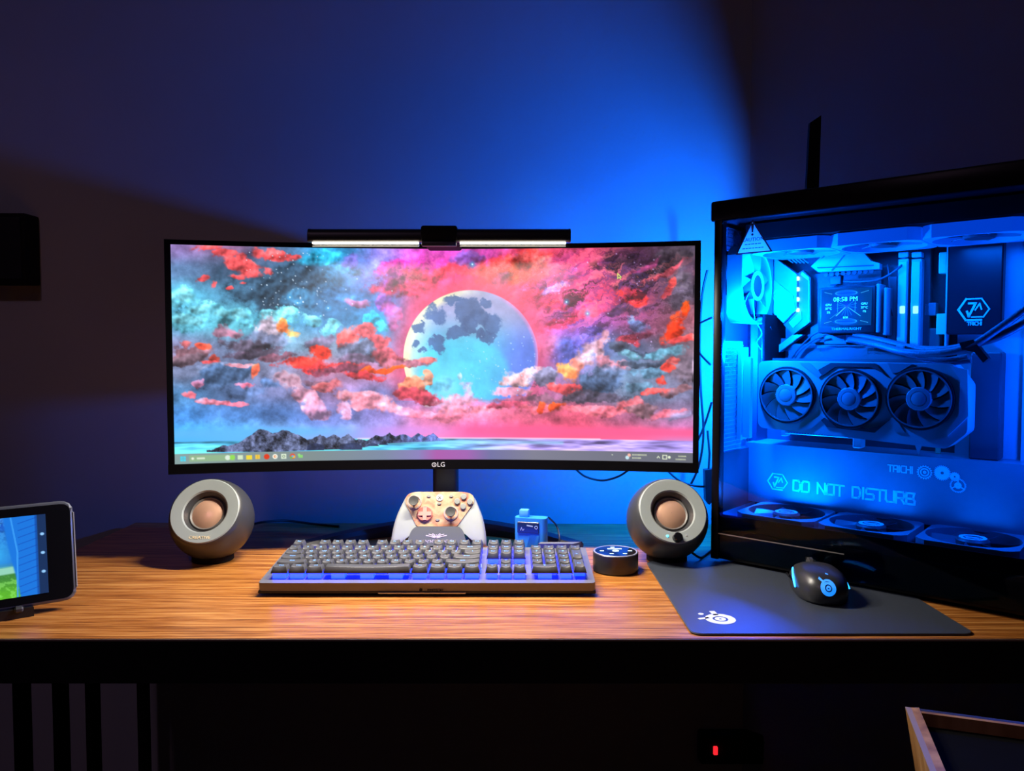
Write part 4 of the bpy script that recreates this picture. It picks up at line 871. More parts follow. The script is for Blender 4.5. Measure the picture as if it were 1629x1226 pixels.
def ct(txt, px, py, size, m=LCDT): 
    q = pcp(px, py, .127); text(txt, size, m, Matrix.Translation((q[0], .1268, q[1])) @ FRM, scr)
ct('08:58 PM', 1345, 476, .0098); ct('CPU', 1318, 485, .0048); ct('37°C', 1318, 491, .0048); ct('2%', 1318, 497, .0045); ct('GPU', 1375, 483, .0048); ct('37°C', 1375, 489, .0048); ct('1%', 1375, 495, .0045); ct('8/30', 1345, 505, .0042)
q = pcp(1346, 523, .127); text('THERMALRIGHT', .0052, mat('brand print', (.6, .65, .7), .5), Matrix.Translation((q[0], .1276, q[1])) @ FRM, cc, 1.2)
# hoses and cables inside
HOSE = mat('braided hose', (0.05, 0.05, 0.06), 0.45, bump=0.3, scale=400)
def pipe(name, pts, r_, m=HOSE, n=10):
    P = []
    for px, py, t in pts: x, z = pcp(px, py, t); P.append((x, t, z))
    return MB().tube(smooth_path(P, 8), r_, n).build(name, m, pc, sharp=60)
pipe('hose', [(1352, 540, .135), (1395, 548, .10), (1440, 560, .07), (1490, 562, .055), (1540, 552, .05), (1585, 525, .05), (1640, 485, .05)], .0052)
pipe('hose', [(1360, 533, .14), (1400, 541, .115), (1450, 553, .09), (1500, 556, .07), (1545, 548, .06), (1590, 535, .055), (1640, 508, .055)], .0052)
pipe('cable', [(1400, 545, .13), (1450, 566, .10), (1500, 572, .08), (1540, 566, .07)], .0032); pipe('cable', [(1420, 552, .13), (1460, 570, .10), (1500, 578, .08), (1545, 574, .07)], .003)
hc = [pcp(*p, .045) for p in ((1526, 545), (1548, 540), (1572, 570), (1564, 577), (1550, 560), (1530, 556))]
MB().prism(hc, -.02, 0, Matrix.Translation((0, .045, 0)) @ FRM).build('hose_clamp', MATTE, pc)
hc = [pcp(*p, .078) for p in ((1426, 548), (1437, 550), (1434, 562), (1423, 560))]; MB().prism(hc, -.012, 0, Matrix.Translation((0, .078, 0)) @ FRM).build('hose_clip', LGREY, pc)
pipe('cable', [(1342, 448, .15), (1370, 448, .14), (1400, 444, .135), (1425, 430, .14), (1444, 412, .16)], .0017)
pipe('cable', [(1412, 420, .16), (1415, 450, .155), (1414, 480, .155), (1420, 502, .16)], .0012)
for i in range(5): pipe('fan_cable', [(1243 + i * 6, 396, .15), (1250 + i * 6, 408, .155), (1262 + i * 6, 418, .165)], .0016, MGREY, 6)
pipe('cable', [(1205, 515, .10), (1212, 530, .12), (1204, 545, .14), (1215, 560, .15)], .0012); pipe('cable', [(1213, 512, .10), (1214, 535, .11), (1213, 552, .12)], .001); pipe('cable', [(1225, 520, .12), (1232, 540, .15), (1228, 556, .15)], .0014)
pipe('cable', [(1258, 572, .15), (1270, 555, .15), (1290, 535, .15), (1302, 528, .15)], .0016); pipe('cable', [(1262, 572, .152), (1274, 557, .152), (1296, 540, .152), (1310, 535, .15)], .0016)
# glass, a painted highlight along its lower edge, and the sticker
MB().box(0.007, CL - 0.012, -0.0052, -0.0012, 0.012, 0.545).build('side_glass', glass_mat('side glass'), pc, label='blue-tinted glass side pane')
xa, za = pcp(1142, 846, 0); MB().box(0.009, 0.20, -0.0062, -0.0053, za - .0012, za + .0002).build('glass_highlight', mat('strip', (0.35, 0.33, 0.32), 0.3, 0.6), pc)  # pale strip stands in for the highlight at the glass bottom
MSK = Matrix.Translation((0, -0.0054, 0)) @ FRM
tri = [pcp(*p, -.005) for p in ((1197.5, 349), (1229, 400), (1171, 405))]
def translucent(name, col):
    m = bpy.data.materials.new(name); m.use_nodes = True; nt = m.node_tree; b = nt.nodes['Principled BSDF']; o = nt.nodes['Material Output']
    t = nt.nodes.new('ShaderNodeBsdfTranslucent'); t.inputs[0].default_value = (*col, 1); mx = nt.nodes.new('ShaderNodeMixShader'); mx.inputs[0].default_value = .75
    b.inputs['Base Color'].default_value = (*col, 1); b.inputs['Roughness'].default_value = .5
    nt.links.new(b.outputs[0], mx.inputs[1]); nt.links.new(t.outputs[0], mx.inputs[2]); nt.links.new(mx.outputs[0], o.inputs[0]); return m
c_ = (sum(p[0] for p in tri) / 3, sum(p[1] for p in tri) / 3)
stk = MB().add([(x, z, .0001) for x, z in blend_round(tri, .003, 3)], [tuple(range(12))], MSK).build('caution_sticker', translucent('sticker face', (.8, .82, .84)), pc, label='triangular caution sticker')
MB().ribbon([(c_[0] + (p[0] - c_[0]) * .95, c_[1] + (p[1] - c_[1]) * .95) for p in tri], .0022, .0002, .0004, MSK, True).build('sticker_border', mat('sticker border', (0.01, 0.03, 0.14), 0.5), stk)
SP = mat('sticker print', (0.01, 0.015, 0.05), 0.5)
q = pcp(1197.5, 364, -.005); MB().prism([(q[0] - .0022, q[1] + .008), (q[0] + .0022, q[1] + .008), (q[0] + .0012, q[1] - .005), (q[0] - .0012, q[1] - .005)], .0005, .0007, MSK).lathe([(.001, .0007), (.0019, .0007), (.0019, .0005)], 12, MSK @ Matrix.Translation((q[0], q[1] - .0085, 0))).build('exclamation_mark', SP, stk)
for py, hw in ((388, .012), (394.5, .016)):
    q = pcp(1198, py, -.005); mb_ = MB(); x = -hw
    while x < hw: w_ = random.uniform(.002, .005); mb_.ribbon([(q[0] + x, q[1]), (q[0] + x + w_, q[1])], .0012, .0003, .0005, MSK); x += w_ + .0022
    mb_.build('fine_print', SP, stk)
for txt, py, s_ in (('CAUTION', 381, .0078),):
    q = pcp(1198, py, -.005); text(txt, s_, SP, Matrix.Translation((q[0], -.0060, q[1])) @ FRM, stk)
# antenna standing on the tower
a = at_y(1291, 292, 1.25); b = at_y(1294, 184, 1.25)
an = empty('antenna', (a.x, a.y, DESK + 0.568)); tag(an, 'thin black blade antenna standing on top of the tower', 'antenna')
MB().prism(rrect(.05, .04, .008), 0, .006).build('antenna_base', MATTE, an)
hh = b.z - DESK - .568
MB().loops([[(-.010, -.004, .006), (.010, -.004, .006), (.010, .004, .006), (-.010, .004, .006)], [(-.006, -.004, hh - .022), (.012, -.004, hh - .022), (.012, .004, hh - .022), (-.006, .004, hh - .022)], [(-.0055, -.003, hh - .012), (.0125, -.003, hh), (.0125, .003, hh), (-.0055, .003, hh - .012)]]).build('antenna_blade', MATTE, an)

# ------------------------------------------------------------------ keyboard
U = 0.0194
KW, KD = 0.463, 0.148
kb = empty('keyboard', (-0.348, 1.040, DESK), (R(4.6), 0, 0)); tag(kb, 'full-size mechanical keyboard with blue backlight in front of the monitor', 'keyboard')
KBM = mat('keyboard frame', (0.16, 0.16, 0.175), 0.4)
MB().rbox(0, KW, 0, KD, 0.003, 0.0075, 0.002, 2).build('lower_case', mat('keyboard underside', (0.015, 0.015, 0.017), 0.5), kb)
MB().prism(rrect(KW - .002, KD - .002, .005, 4, KW / 2, KD / 2), 0.0065, 0.0185).build('top_plate', KBM, kb)
for x in (0.03, KW - 0.03):
    MB().rbox(x - .015, x + .015, KD - .02, KD - .008, -.0095, .004, .001, 1).build('flip_foot', BLACK, kb); MB().rbox(x - .01, x + .01, .012, .02, .0002, .004, .001, 1).build('rubber_foot', MATTE, kb)
MB().prism(rrect(.12, .004, .0015, 3, .225, -.0006), .0045, .0058).build('front_trim', LGREY, kb)
text('steelseries', .0052, MATTE, Matrix.Translation((.243, -.0003, .0092)) @ FZ, kb, 1.0)
MB().arc(.2235, .0092, .0008, .0021, 0, .0003, n=16, M=FZ @ Matrix.Translation((0, 0, .0003))).build('logo', MATTE, kb)
MB().prism([(.04, KD - .006), (.055, KD - .006), (.075, KD + .002), (.035, KD + .002)], .0125, .022).build('rear_fin', KBM, kb)
MB().prism([(KW - .075, KD - .006), (KW - .02, KD - .006), (KW - .008, KD + .002), (KW - .07, KD + .002)], .0125, .026).build('rear_fin', KBM, kb)
CAP = mat('keycap', (0.09, 0.092, 0.098), 0.36)
LEG = mat('lit legend', (0.3, 0.5, 0.9), 0.5, emit=(0.06, 0.32, 1.0), strength=1.4)
SWM = mat('lit switch housing', (0.25, 0.3, 0.6), 0.4, emit=(0.004, 0.02, 1.0), strength=S_KEYS)
capcache = {}
def capmesh(w, d):
    k = (w, d)
    if k in capcache: return capcache[k]
    W2, D2 = w * U / 2 - .0007, d * U / 2 - .0007
    tw, td = W2 - .0030, D2 - .0026; h = .0088; n = 6
    m = MB(); rings = []
    def ring(a, b, z, oy, dip=0):
        pts = []
        for i in range(n + 1): q = i / n * 2 - 1; pts.append((a * q, -b + oy, z - dip * (1 - q * q)))
        for i in range(n + 1): q = 1 - i / n * 2; pts.append((a * q, b + oy, z - dip * (1 - q * q)))
        return pts
    rings = [ring(W2, D2, 0, 0), ring(W2, D2, .001, 0), ring(tw + .0008, td + .0006, h - .0006, .0012, .0009), ring(tw, td, h, .0012, .0012)]
    m.loops(rings, cap1=False)
    o = len(m.v) - (2 * n + 2)
    for i in range(n): m.f.append((o + i, o + i + 1, o + 2 * n - i, o + 2 * n + 1 - i))
    me = m.mesh('keycap', CAP, 40); capcache[k] = me; return me
legcache = {}
def legend(txt):
    if txt not in legcache: legcache[txt] = text_mesh(txt, .0062 if len(txt) == 1 else .0042, LEG, 1.0, .0001)
    return legcache[txt]
KX0, KY0, KZ = 0.0135, 0.0145, 0.0262
sw = MB()
def key(u, row, txt, w=1.0, d=1.0, yextra=0):
    cx = KX0 + (u + w / 2) * U; cy = KY0 + (row + d / 2) * U + yextra
    o = bpy.data.objects.new('keycap', capmesh(w, d)); COL.objects.link(o); o.parent = kb; o.location = (cx, cy, KZ); o.rotation_euler = (R((row - 2) * 1.4), 0, 0)
    ww = min(w, 1.2) * U * .40
    for k in ([0] if w < 2.5 else [-.33, 0, .33]): sw.box(cx + k * w * U - ww, cx + k * w * U + ww, cy - U * .40, cy + U * .36, .0185, KZ + .0012)
    if txt:
        l = bpy.data.objects.new('legend', legend(txt)); COL.objects.link(l); l.parent = o; l.location = (0, .0014 + (.0018 if d == 1 else 0), .0088 - .0011 + .0002)
row0 = [('Ctrl', 1.25), ('Win', 1.25), ('Alt', 1.25), ('', 6.25), ('Alt', 1.25), ('Win', 1.25), ('Fn', 1.25), ('Ctrl', 1.25)]
row1 = [('Shift', 2.25)] + [(c, 1) for c in 'ZXCVBNM,./'] + [('Shift', 2.75)]
row2 = [('Caps', 1.75)] + [(c, 1) for c in "ASDFGHJKL;'"] + [('Enter', 2.25)]
row3 = [('Tab', 1.5)] + [(c, 1) for c in 'QWERTYUIOP[]'] + [('\\', 1.5)]
row4 = [(c, 1) for c in '`1234567890-='] + [('Back', 2)]
for ri, rw in enumerate((row0, row1, row2, row3, row4)):
    u = 0
    for t_, w_ in rw: key(u, ri, t_, w_); u += w_
FY = U * .30
key(0, 5, 'Esc', yextra=FY)
for i in range(12): key(2 + i + (i // 4) * .5, 5, 'F%d' % (i + 1), yextra=FY)
NX = 15.3
for i, t_ in enumerate(('Prt', 'Scr', 'Pau')): key(NX + i, 5, t_, yextra=FY)
for i, t_ in enumerate(('Ins', 'Hm', 'PgU')): key(NX + i, 4, t_)
for i, t_ in enumerate(('Del', 'End', 'PgD')): key(NX + i, 3, t_)
for i, t_ in enumerate(('<', 'v', '>')): key(NX + i, 0, t_)
key(NX + 1, 1, '^')
PX = 18.6
for i, t_ in enumerate(('Num', '/', '*', '-')): key(PX + i, 4, t_)
for ri, s_ in ((3, '789'), (2, '456'), (1, '123')):
    for i, t_ in enumerate(s_): key(PX + i, ri, t_)
key(PX + 3, 2, '+', 1, 2); key(PX + 3, 0, 'Ent', 1, 2); key(PX, 0, '0', 2); key(PX + 2, 0, '.')
sw.build('switch_housings', SWM, kb, kind='stuff')

# ------------------------------------------------------------------ round speakers
SPK = mat('speaker shell', (0.05, 0.052, 0.055), 0.36)
FACE = mat('speaker face', (0.33, 0.37, 0.36), 0.45)
COPPER = mat('copper cone', (0.78, 0.45, 0.30), 0.34, 0.4)
def speaker(px, py, rz, label, right):
    p = at_y(px, py, 1.225); rad = 0.0645
    t = empty('desktop_speaker', (p.x, p.y, DESK), (0, 0, rz)); tag(t, label, 'speaker', 'pair of round desktop speakers')
    c = Vector((0, 0, rad + .001)); nrm = Vector((0, -math.cos(R(33)), math.sin(R(33)))); xa = Vector((1, 0, 0)); ya = nrm.cross(xa)
    M = frame(c, xa, ya, nrm)
    fr = .0535; fh = math.sqrt(rad * rad - fr * fr)
    prof = [(.001, -rad)] + [(rad * math.sin(R(a)), -rad * math.cos(R(a))) for a in range(8, 181, 6) if rad * -math.cos(R(a)) < fh - .002] + [(fr + .0012, fh - .0006), (fr, fh)]
    m = MB().lathe(prof, 56, M, cap=False)
    m.v = [(x, y, max(z, .005)) for x, y, z in m.v]
    m.build('shell', SPK, t, 50)
    MB().lathe([(.03, .0), (.032, .001), (.032, .009), (.026, .014)], 40, Matrix.Translation((0, 0, 0))).build('foot_ring', MATTE, t)
    MB().lathe([(fr, fh), (fr - .0015, fh + .0012), (.0355, fh - .0008), (.0335, fh - .003)], 56, M, cap=False).build('front_face', FACE, t)
    off = M @ Matrix.Translation((0, .006, 0))
    MB().lathe([(.0345, fh - .0022), (.031, fh - .008), (.0285, fh - .0125)], 48, M, cap=False).build('horn', SPK, t)
    MB().lathe([(.0285, fh - .0125), (.0262, fh - .0105), (.0238, fh - .0125)], 44, M, cap=False).build('surround', mat('rubber surround', (0.16, 0.15, 0.14), 0.45), t)
    MB().lathe([(.0238, fh - .0125), (.019, fh - .0105), (.012, fh - .0085), (.005, fh - .0076), (.0003, fh - .0074)], 44, M, cap=False).build('cone', COPPER, t)
    if right:
        K = M @ Matrix.Translation((-.001, -.0445, fh))
        MB().lathe([(.0075, .0), (.0072, .008), (.006, .0092), (.0003, .0094)], 24, K).build('volume_knob', BLACKG, t)
        MB().lathe([(.0018, 0), (.0018, .0012), (.0003, .0014)], 12, M @ Matrix.Translation((-.0155, -.0405, fh))).build('power_led', mat('cyan led', (.2, .7, .9), .4, emit=(.05, .7, 1.0), strength=4), t)
        MB().lathe([(.0014, 0), (.0014, .0008), (.0003, .001)], 12, M @ Matrix.Translation((.0145, -.0405, fh))).build('audio_jack', LGREY, t)
    else:
        text('CREATIVE', .0068, mat('gold print', (.9, .72, .45), .4, emit=(.9, .7, .4), strength=.15), M @ Matrix.Translation((.001, -.0435, fh + .0008)), t, 1.1)
speaker(338, 829, 0, 'round dark speaker under the left monitor corner, lettering on its face', False)
speaker(1061, 829, R(6), 'round dark speaker with volume knob beside the tower', True)

# ------------------------------------------------------------------ game controller on its stand
GC = Vector((-0.1185, 1.225, DESK))
S = 0.0001161 * 1.0
ct_ = R(24)
gcx = Vector((1, 0, 0)); gcn = Vector((0, -math.cos(ct_), math.sin(ct_))); gcy = gcn.cross(gcx)
def cpt(x, y): return ((x - 815) * S, (880 - y) * S * 1.03)
gst = empty('controller_stand', GC); tag(gst, 'small grey charging stand with emblem under the game controller', 'stand')
MST = frame((0, 0, 0.0215), gcx, gcy, gcn)
STG = mat('stand plastic', (0.12, 0.13, 0.14), 0.45)
sp = MB().prism(blend_round([cpt(380, 900), cpt(395, 820), cpt(440, 690), cpt(500, 632), cpt(1110, 632), cpt(1165, 690), cpt(1205, 820), cpt(1220, 900)], .006, 4), .008, .014, MST, .985).build('front_plate', STG, gst)
EMB = mat('emblem print', (.62, .55, .62), .5)
em = MB(); MEM = MST @ Matrix.Translation((0, 0, .0141))
cx_, cy_ = cpt(795, 790)
for a, l in ((158, .017), (140, .015), (118, .012), (90, .008), (62, .012), (40, .015), (22, .017)):
    em.ribbon([(cx_, cy_), (cx_ + l * .6 * math.cos(R(a)), cy_ + l * .6 * math.sin(R(a)) - .001), (cx_ + l * math.cos(R(a)), cy_ + l * .62 * math.sin(R(a)))], .0016, 0, .0003, MEM)
for i in range(14):
    x = cpt(590, 0)[0] + i * .0036; y = cpt(0, 838)[1] + (.0006 if i % 3 else 0)
    em.ribbon([(x, y - .002), (x, y + .002), (x + .0022, y + (.002 if i % 2 else -.001))], .0008, 0, .0003, MEM)
em.build('emblem', EMB, sp)
MB().rbox(-.045, .045, -.02, .075, 0, .018, .003, 2).build('stand_base', BLACK, gst)
MB().prism([(.055, 0), (.074, 0), (.070, .06), (.062, .06)], -.02, .02, frame((0, 0, .006), (0, 1, 0), (0, 0, 1), (1, 0, 0))).build('stand_post', BLACK, gst)
gc = empty('game_controller', (GC.x, GC.y, DESK + 0.022)); tag(gc, 'pale grey game controller with orange-pink faceplate propped on its stand', 'game controller')
MC = frame((0, 0, 0.0), gcx, gcy, gcn)
half = [(815, 148), (1145, 150), (1240, 165), (1305, 205), (1350, 300), (1415, 450), (1455, 600), (1478, 760), (1482, 860), (1455, 900), (1390, 905), (1330, 850), (1280, 740), (1200, 660), (1090, 640), (815, 640)]
full = half + [(1630 - x, y) for x, y in half[-2:0:-1]]
outl = blend_round([cpt(*p) for p in full], .008, 3)
ccx, ccy = cpt(815, 420)
def ringk(k, z, dy=0): return [(ccx + (x - ccx) * k, ccy + (y - ccy) * k + dy, z) for x, y in outl]
BODY = mat('controller shell', (0.42, 0.45, 0.44), 0.45)
MB().loops([ringk(.8, -.030), ringk(.93, -.026), ringk(1.0, -.014), ringk(1.0, -.006), ringk(.985, .0), ringk(.955, .004), ringk(.9, .006), ringk(.7, .0072), ringk(.3, .0075)], MC).build('shell', BODY, gc, 50)
def peach():
    m = bpy.data.materials.new('marbled faceplate'); m.use_nodes = True; nt = m.node_tree; b = nt.nodes['Principled BSDF']
    tc = nt.nodes.new('ShaderNodeTexCoord'); n1 = nt.nodes.new('ShaderNodeTexNoise'); n1.inputs['Scale'].default_value = 55; n1.inputs['Detail'].default_value = 5; n1.inputs['Distortion'].default_value = 1.2
    cr = nt.nodes.new('ShaderNodeValToRGB'); e = cr.color_ramp.elements; e[0].position = .3; e[0].color = (.62, .17, .12, 1); e[1].position = .7; e[1].color = (.7, .52, .34, 1); k = e.new(.5); k.color = (.62, .36, .22, 1)
    nt.links.new(tc.outputs['Object'], n1.inputs['Vector']); nt.links.new(n1.outputs['Fac'], cr.inputs[0]); nt.links.new(cr.outputs[0], b.inputs['Base Color']); b.inputs['Roughness'].default_value = .35
    return m
PEACH = peach()
fp = blend_round([cpt(*p) for p in ((480, 152), (1150, 152), (1250, 170), (1300, 210), (1312, 300), (1090, 615), (1075, 632), (520, 632), (500, 615), (330, 300), (335, 220), (390, 172))], .004, 3)
MB().prism(fp, .003, .0088, MC, .985).build('faceplate', PEACH, gc)
GREYB = mat('button grey', (0.3, 0.31, 0.29), 0.4); STK = mat('stick rubber', (0.06, 0.062, 0.06), 0.5)
def knob(name, x, y, r_, h, m, prof=None):
    X, Y = cpt(x, y); return MB().lathe(prof or [(r_, .006), (r_, .0088 + h * .7), (r_ * .85, .0088 + h), (.0003, .0088 + h * 1.05)], 24, MC @ Matrix.Translation((X, Y, 0))).build(name, m, gc)
for x, y in ((468, 300), (985, 450)):
    X, Y = cpt(x, y); T = MC @ Matrix.Translation((X, Y, 0))
    s_ = MB().lathe([(.0035, .006), (.0035, .017), (.0075, .0185), (.0082, .0205), (.0078, .0222), (.006, .0218), (.0003, .0212)], 28, T).build('thumbstick', STK, gc)
    MB().lathe([(.0122, .0085), (.0118, .0104), (.0098, .0106), (.0082, .0078), (.0003, .0065)], 32, T).build('stick_well', mat('stick collar', (.5, .38, .34), .4), s_)
X, Y = cpt(622, 462); T = MC @ Matrix.Translation((X, Y, 0)); PINK = mat('pink direction pad', (.62, .2, .16), .35)
dp = MB().lathe([(.0128, .0085), (.0126, .0112), (.0115, .012), (.0003, .0104)], 32, T).build('direction_pad', PINK, gc)
MB().box(-.0032, .0032, -.0105, .0105, .0100, .0132, T).box(-.0105, .0105, -.0032, .0032, .0100, .0131, T).build('pad_cross', mat('pale pink', (.72, .36, .3), .35), dp)
for x, y in ((1157, 228), (1067, 292), (1245, 298), (1153, 362)): knob('face_button', x, y, .0050, .0030, GREYB)
gb = knob('guide_button', 820, 240, .0056, .0014, mat('white button', (.75, .75, .75), .4))
X, Y = cpt(820, 240); MB().ribbon([(-.002, .002), (.002, -.002)], .0009, .0102, .0106, MC @ Matrix.Translation((X, Y, 0))).ribbon([(-.002, -.002), (.002, .002)], .0009, .0102, .0106, MC @ Matrix.Translation((X, Y, 0))).build('cross_mark', DGREY, gb)
for x, y in ((665, 216), (982, 216), (815, 320), (800, 540)):
    X, Y = cpt(x, y); MB().prism([(.0038 * math.cos(i * math.pi / 8), .0022 * math.sin(i * math.pi / 8)) for i in range(16)], .007, .0102, MC @ Matrix.Translation((X, Y, 0)), .85).build('small_button', GREYB, gc)
for sx in (-1, 1):
    MB().loops([[(sx * a, b, z) for a, b, z in ((.022, .088, .002), (.05, .0845, .0), (.056, .078, -.004), (.05, .08, -.018), (.022, .084, -.018))], [(sx * a, b, z) for a, b, z in ((.022, .089, -.003), (.0485, .086, -.004), (.0535, .080, -.007), (.049, .083, -.014), (.022, .087, -.014))]], MC).build('shoulder_button', STK, gc)

# ------------------------------------------------------------------ usb adapter box behind the keyboard, blue spill light painted into its colour
p = on_desk(845, 884); ua = empty('usb_adapter', (p.x, 1.235, DESK), (0, 0, R(-14))); tag(ua, 'upright plug-in adapter box behind the keyboard, blue light painted in', 'adapter')
UB = mat('blue-lit adapter body', (0.03, 0.30, 0.95), 0.4)  # blue light from the tower painted into a pale box
ub = MB().prism(rrect(.052, .022, .007, 5), 0, .067).build('housing', UB, ua)
MB().rbox(-.019, -.004, -.006, .006, .067, .079, .0015, 2).build('plug', mat('blue-lit adapter top', (0.1, .42, .95), .4), ua)  # same blue light painted into the top piece
MB().rbox(-.0205, .015, -.0125, -.0105, .043, .061, .0008, 1).build('display_window', mat('adapter window', (.01, .03, .12), .2), ua)
MB().ribbon([(-.015, .0475), (-.0135, .052), (-.012, .0475)], .0009, 0, .0004, Matrix.Translation((0, -.0125, 0)) @ FZ).ribbon([(-.0105, .0475), (-.0095, .0495)], .0009, 0, .0004, Matrix.Translation((0, -.0125, 0)) @ FZ).build('window_mark', mat('window print', (.4, .55, .8), .5), ua)
MB().arc(.0105, .053, .0018, .0028, 0, .0004, n=20, M=Matrix.Translation((0, -.0125, 0)) @ FZ).ribbon([(-.004, .0555), (.004, .0545)], .002, 0, .0003, Matrix.Translation((0, -.0125, 0)) @ FZ).build('window_mark', mat('window print', (.4, .55, .8), .5), ua)
for i in range(11):
    x = -.006 + i * .0019; MB().ribbon([(x - .004, .003), (x + .006 - max(0, (i - 6) * .001), .040)], .0008, 0, .0006, Matrix.Translation((0, -.0112, 0)) @ FZ).build('rib', UB, ua)

# ------------------------------------------------------------------ round puck with touch display
p = on_desk(984, 917); PR = .0345
pk = empty('smart_puck', (p.x, p.y + PR, DESK)); tag(pk, 'low round black puck with lit icons beside the keyboard', 'puck')
MB().lathe([(.032, 0), (PR, .002), (PR, .0285), (PR - .001, .0295)], 56, cap=False).build('housing', mat('puck side', (0.05, 0.05, 0.06), 0.28, .2), pk)
MB().lathe([(PR - .001, .0295), (PR - .0022, .0302), (PR - .0034, .0296)], 56, cap=False).build('rim', mat('puck rim', (.5, .5, .6), .3, .4), pk)
MB().lathe([(PR - .0034, .0296), (.0003, .0297)], 56, cap=False).build('touch_surface', BLACKG, pk)
ICO = mat('lit icon', (.7, .9, .95), .5, emit=(.5, .85, 1.0), strength=.9)
for x, y, w in ((-.021, .0, .003), (.022, .0, .003), (-.008, -.016, .003), (.012, -.016, .003), (-.002, .021, .003)):
    MB().ribbon([(x - w / 2, y), (x + w / 2, y)], .0032, .0298, .0300).build('icon', ICO, pk)
MB().ribbon([(-.009, .012), (.009, .012)], .004, .0298, .0300).build('status_bar', ICO, pk); MB().arc(0, 0, .0022, .0052, .0298, .0300, n=20).build('icon', ICO, pk)

# ------------------------------------------------------------------ mouse mat and mouse
mm = empty('mouse_mat', (0.379, 1.05, DESK)); tag(mm, 'black cloth mouse mat with white eye logo, running under the tower', 'mouse mat')
MATM = mat('mat cloth', (0.05, 0.06, 0.08), 0.42, var=.25, scale=900, bump=.15, spec=.5)
MB().prism(rrect(.333, .312, .012, 5, 0, 0), 0, .0028).build('mat', MATM, mm)
MB().tube([(x, y, .0016) for x, y in rrect(.333, .312, .012, 5, 0, 0)], .0011, 6, closed=True).build('stitched_edge', mat('stitching', (.07, .07, .075), .6), mm)
q = on_desk(1146, 988) - Vector((0.379, 1.05, DESK))
LG = MB(); ML = Matrix.Translation((q.x, q.y, .0028)) @ Matrix.Rotation(R(-14), 4, 'Z')
LG.arc(0, 0, .0095, .0185, 0, .0003, n=40, M=ML).arc(0, 0, .0018, .0068, 0, .0003, n=28, M=ML).ribbon([(-.006, .016), (-.009, .024)], .007, 0, .0003, ML).ribbon([(-.016, .0), (-.024, -.005)], .005, 0, .0003, ML).lathe([(.0035, 0), (.0035, .0003), (.0003, .0003)], 14, ML @ Matrix.Translation((-.0235, .013, 0)))
LG.build('eye_logo', mat('white mat print', (.85, .88, .85), .6), mm)
q = on_desk(1297, 938)
ms = empty('computer_mouse', (q.x - .006, 1.046, DESK + .0028), (0, 0, R(-6))); tag(ms, 'black gaming mouse with blue glowing strips on the mouse mat', 'computer mouse')
oc = []
for i in range(40):
    a = 2 * math.pi * i / 40; c, s = math.cos(a), math.sin(a)
    w = .0355 - .0035 * max(0, s) - .002 * (1 - abs(s)) ** 2
    oc.append((w * math.copysign(abs(c) ** .8, c), .060 * math.copysign(abs(s) ** .85, s)))
def mring(k, z, dy): return [(x * k, y * k + dy, z * (1 - .16 * ((y * k + dy + .012) / .06) ** 2) if z > .02 else z) for x, y in oc]
MSM = mat('mouse shell', (0.035, 0.036, 0.04), 0.33)
MB().loops([mring(.93, .001, 0), mring(.97, .004, 0), mring(1.0, .010, 0), mring(.985, .018, 0), mring(.93, .0265, -.001), mring(.82, .033, -.002), mring(.64, .0375, -.004), mring(.42, .0398, -.005), mring(.18, .0405, -.006)], None).build('shell', MSM, ms, 60)
mshell = [o for o in ms.children if o.name.startswith('shell')][0]
GLB = mat('blue light strip', (.1, .3, .8), .4, emit=(.01, .28, 1.0), strength=4.0)
for sx in (-1, 1):
    MB().tube(smooth_path([(sx * .0352, -.022, .014), (sx * .0335, -.006, .0215), (sx * .0295, .014, .0275), (sx * .027, .024, .028)], 6), [.0005 + .0012 * math.sin(math.pi * (.15 + .8 * i / 18)) for i in range(19)], 8).build('light_strip', GLB, ms)
MB().lathe([(.0085, -.0035), (.0105, -.0025), (.0105, .0025), (.0085, .0035)], 24, frame((0, .038, .0285), (0, 1, 0), (0, 0, 1), (1, 0, 0))).build('scroll_wheel', DGREY, ms)
MB().box(-.0006, .0006, .012, .058, .026, .0345).build('button_gap', MATTE, ms)
from mathutils.bvhtree import BVHTree
bv = BVHTree.FromPolygons([v.co for v in mshell.data.vertices], [p.vertices[:] for p in mshell.data.polygons])
LGm = MB(); I4 = Matrix.Rotation(R(-25), 4, 'Z')
LGm.arc(0, 0, .0045, .0095, 0, .0003, n=30, M=I4).arc(0, 0, .0010, .0030, 0, .0003, n=20, M=I4).ribbon([(-.002, .0088), (-.003, .0125)], .003, 0, .0003, I4).ribbon([(-.008, .004), (-.0115, .005)], .0026, 0, .0003, I4)
nv = []
for x, y, z in LGm.v:
    h = bv.ray_cast(Vector((x - .002, -.2, y + .0235)), Vector((0, 1, 0)))[0]; nv.append((h.x, h.y - z - .0002, h.z + z) if h else (x, -.04, y + .024))
LGm.v = nv
LGm.build('eye_logo', mat('logo glow', (.1, .3, .8), .4, emit=(.01, .25, 1.0), strength=1.1), ms)
for y in (-.002, .018): MB().rbox(-.0365, -.033, y - .008, y + .008, .017, .021, .0012, 1).build('side_button', BLACKG, ms)

# ------------------------------------------------------------------ smart display at the far left
YAW = math.atan2(.043, .061)
pr_ = Vector((-.570, .990, DESK))
td = empty('smart_display', (pr_.x, pr_.y, DESK), (0, 0, YAW)); tag(td, 'tilted tablet-like display showing a lawn, cut by the left frame edge', 'display')
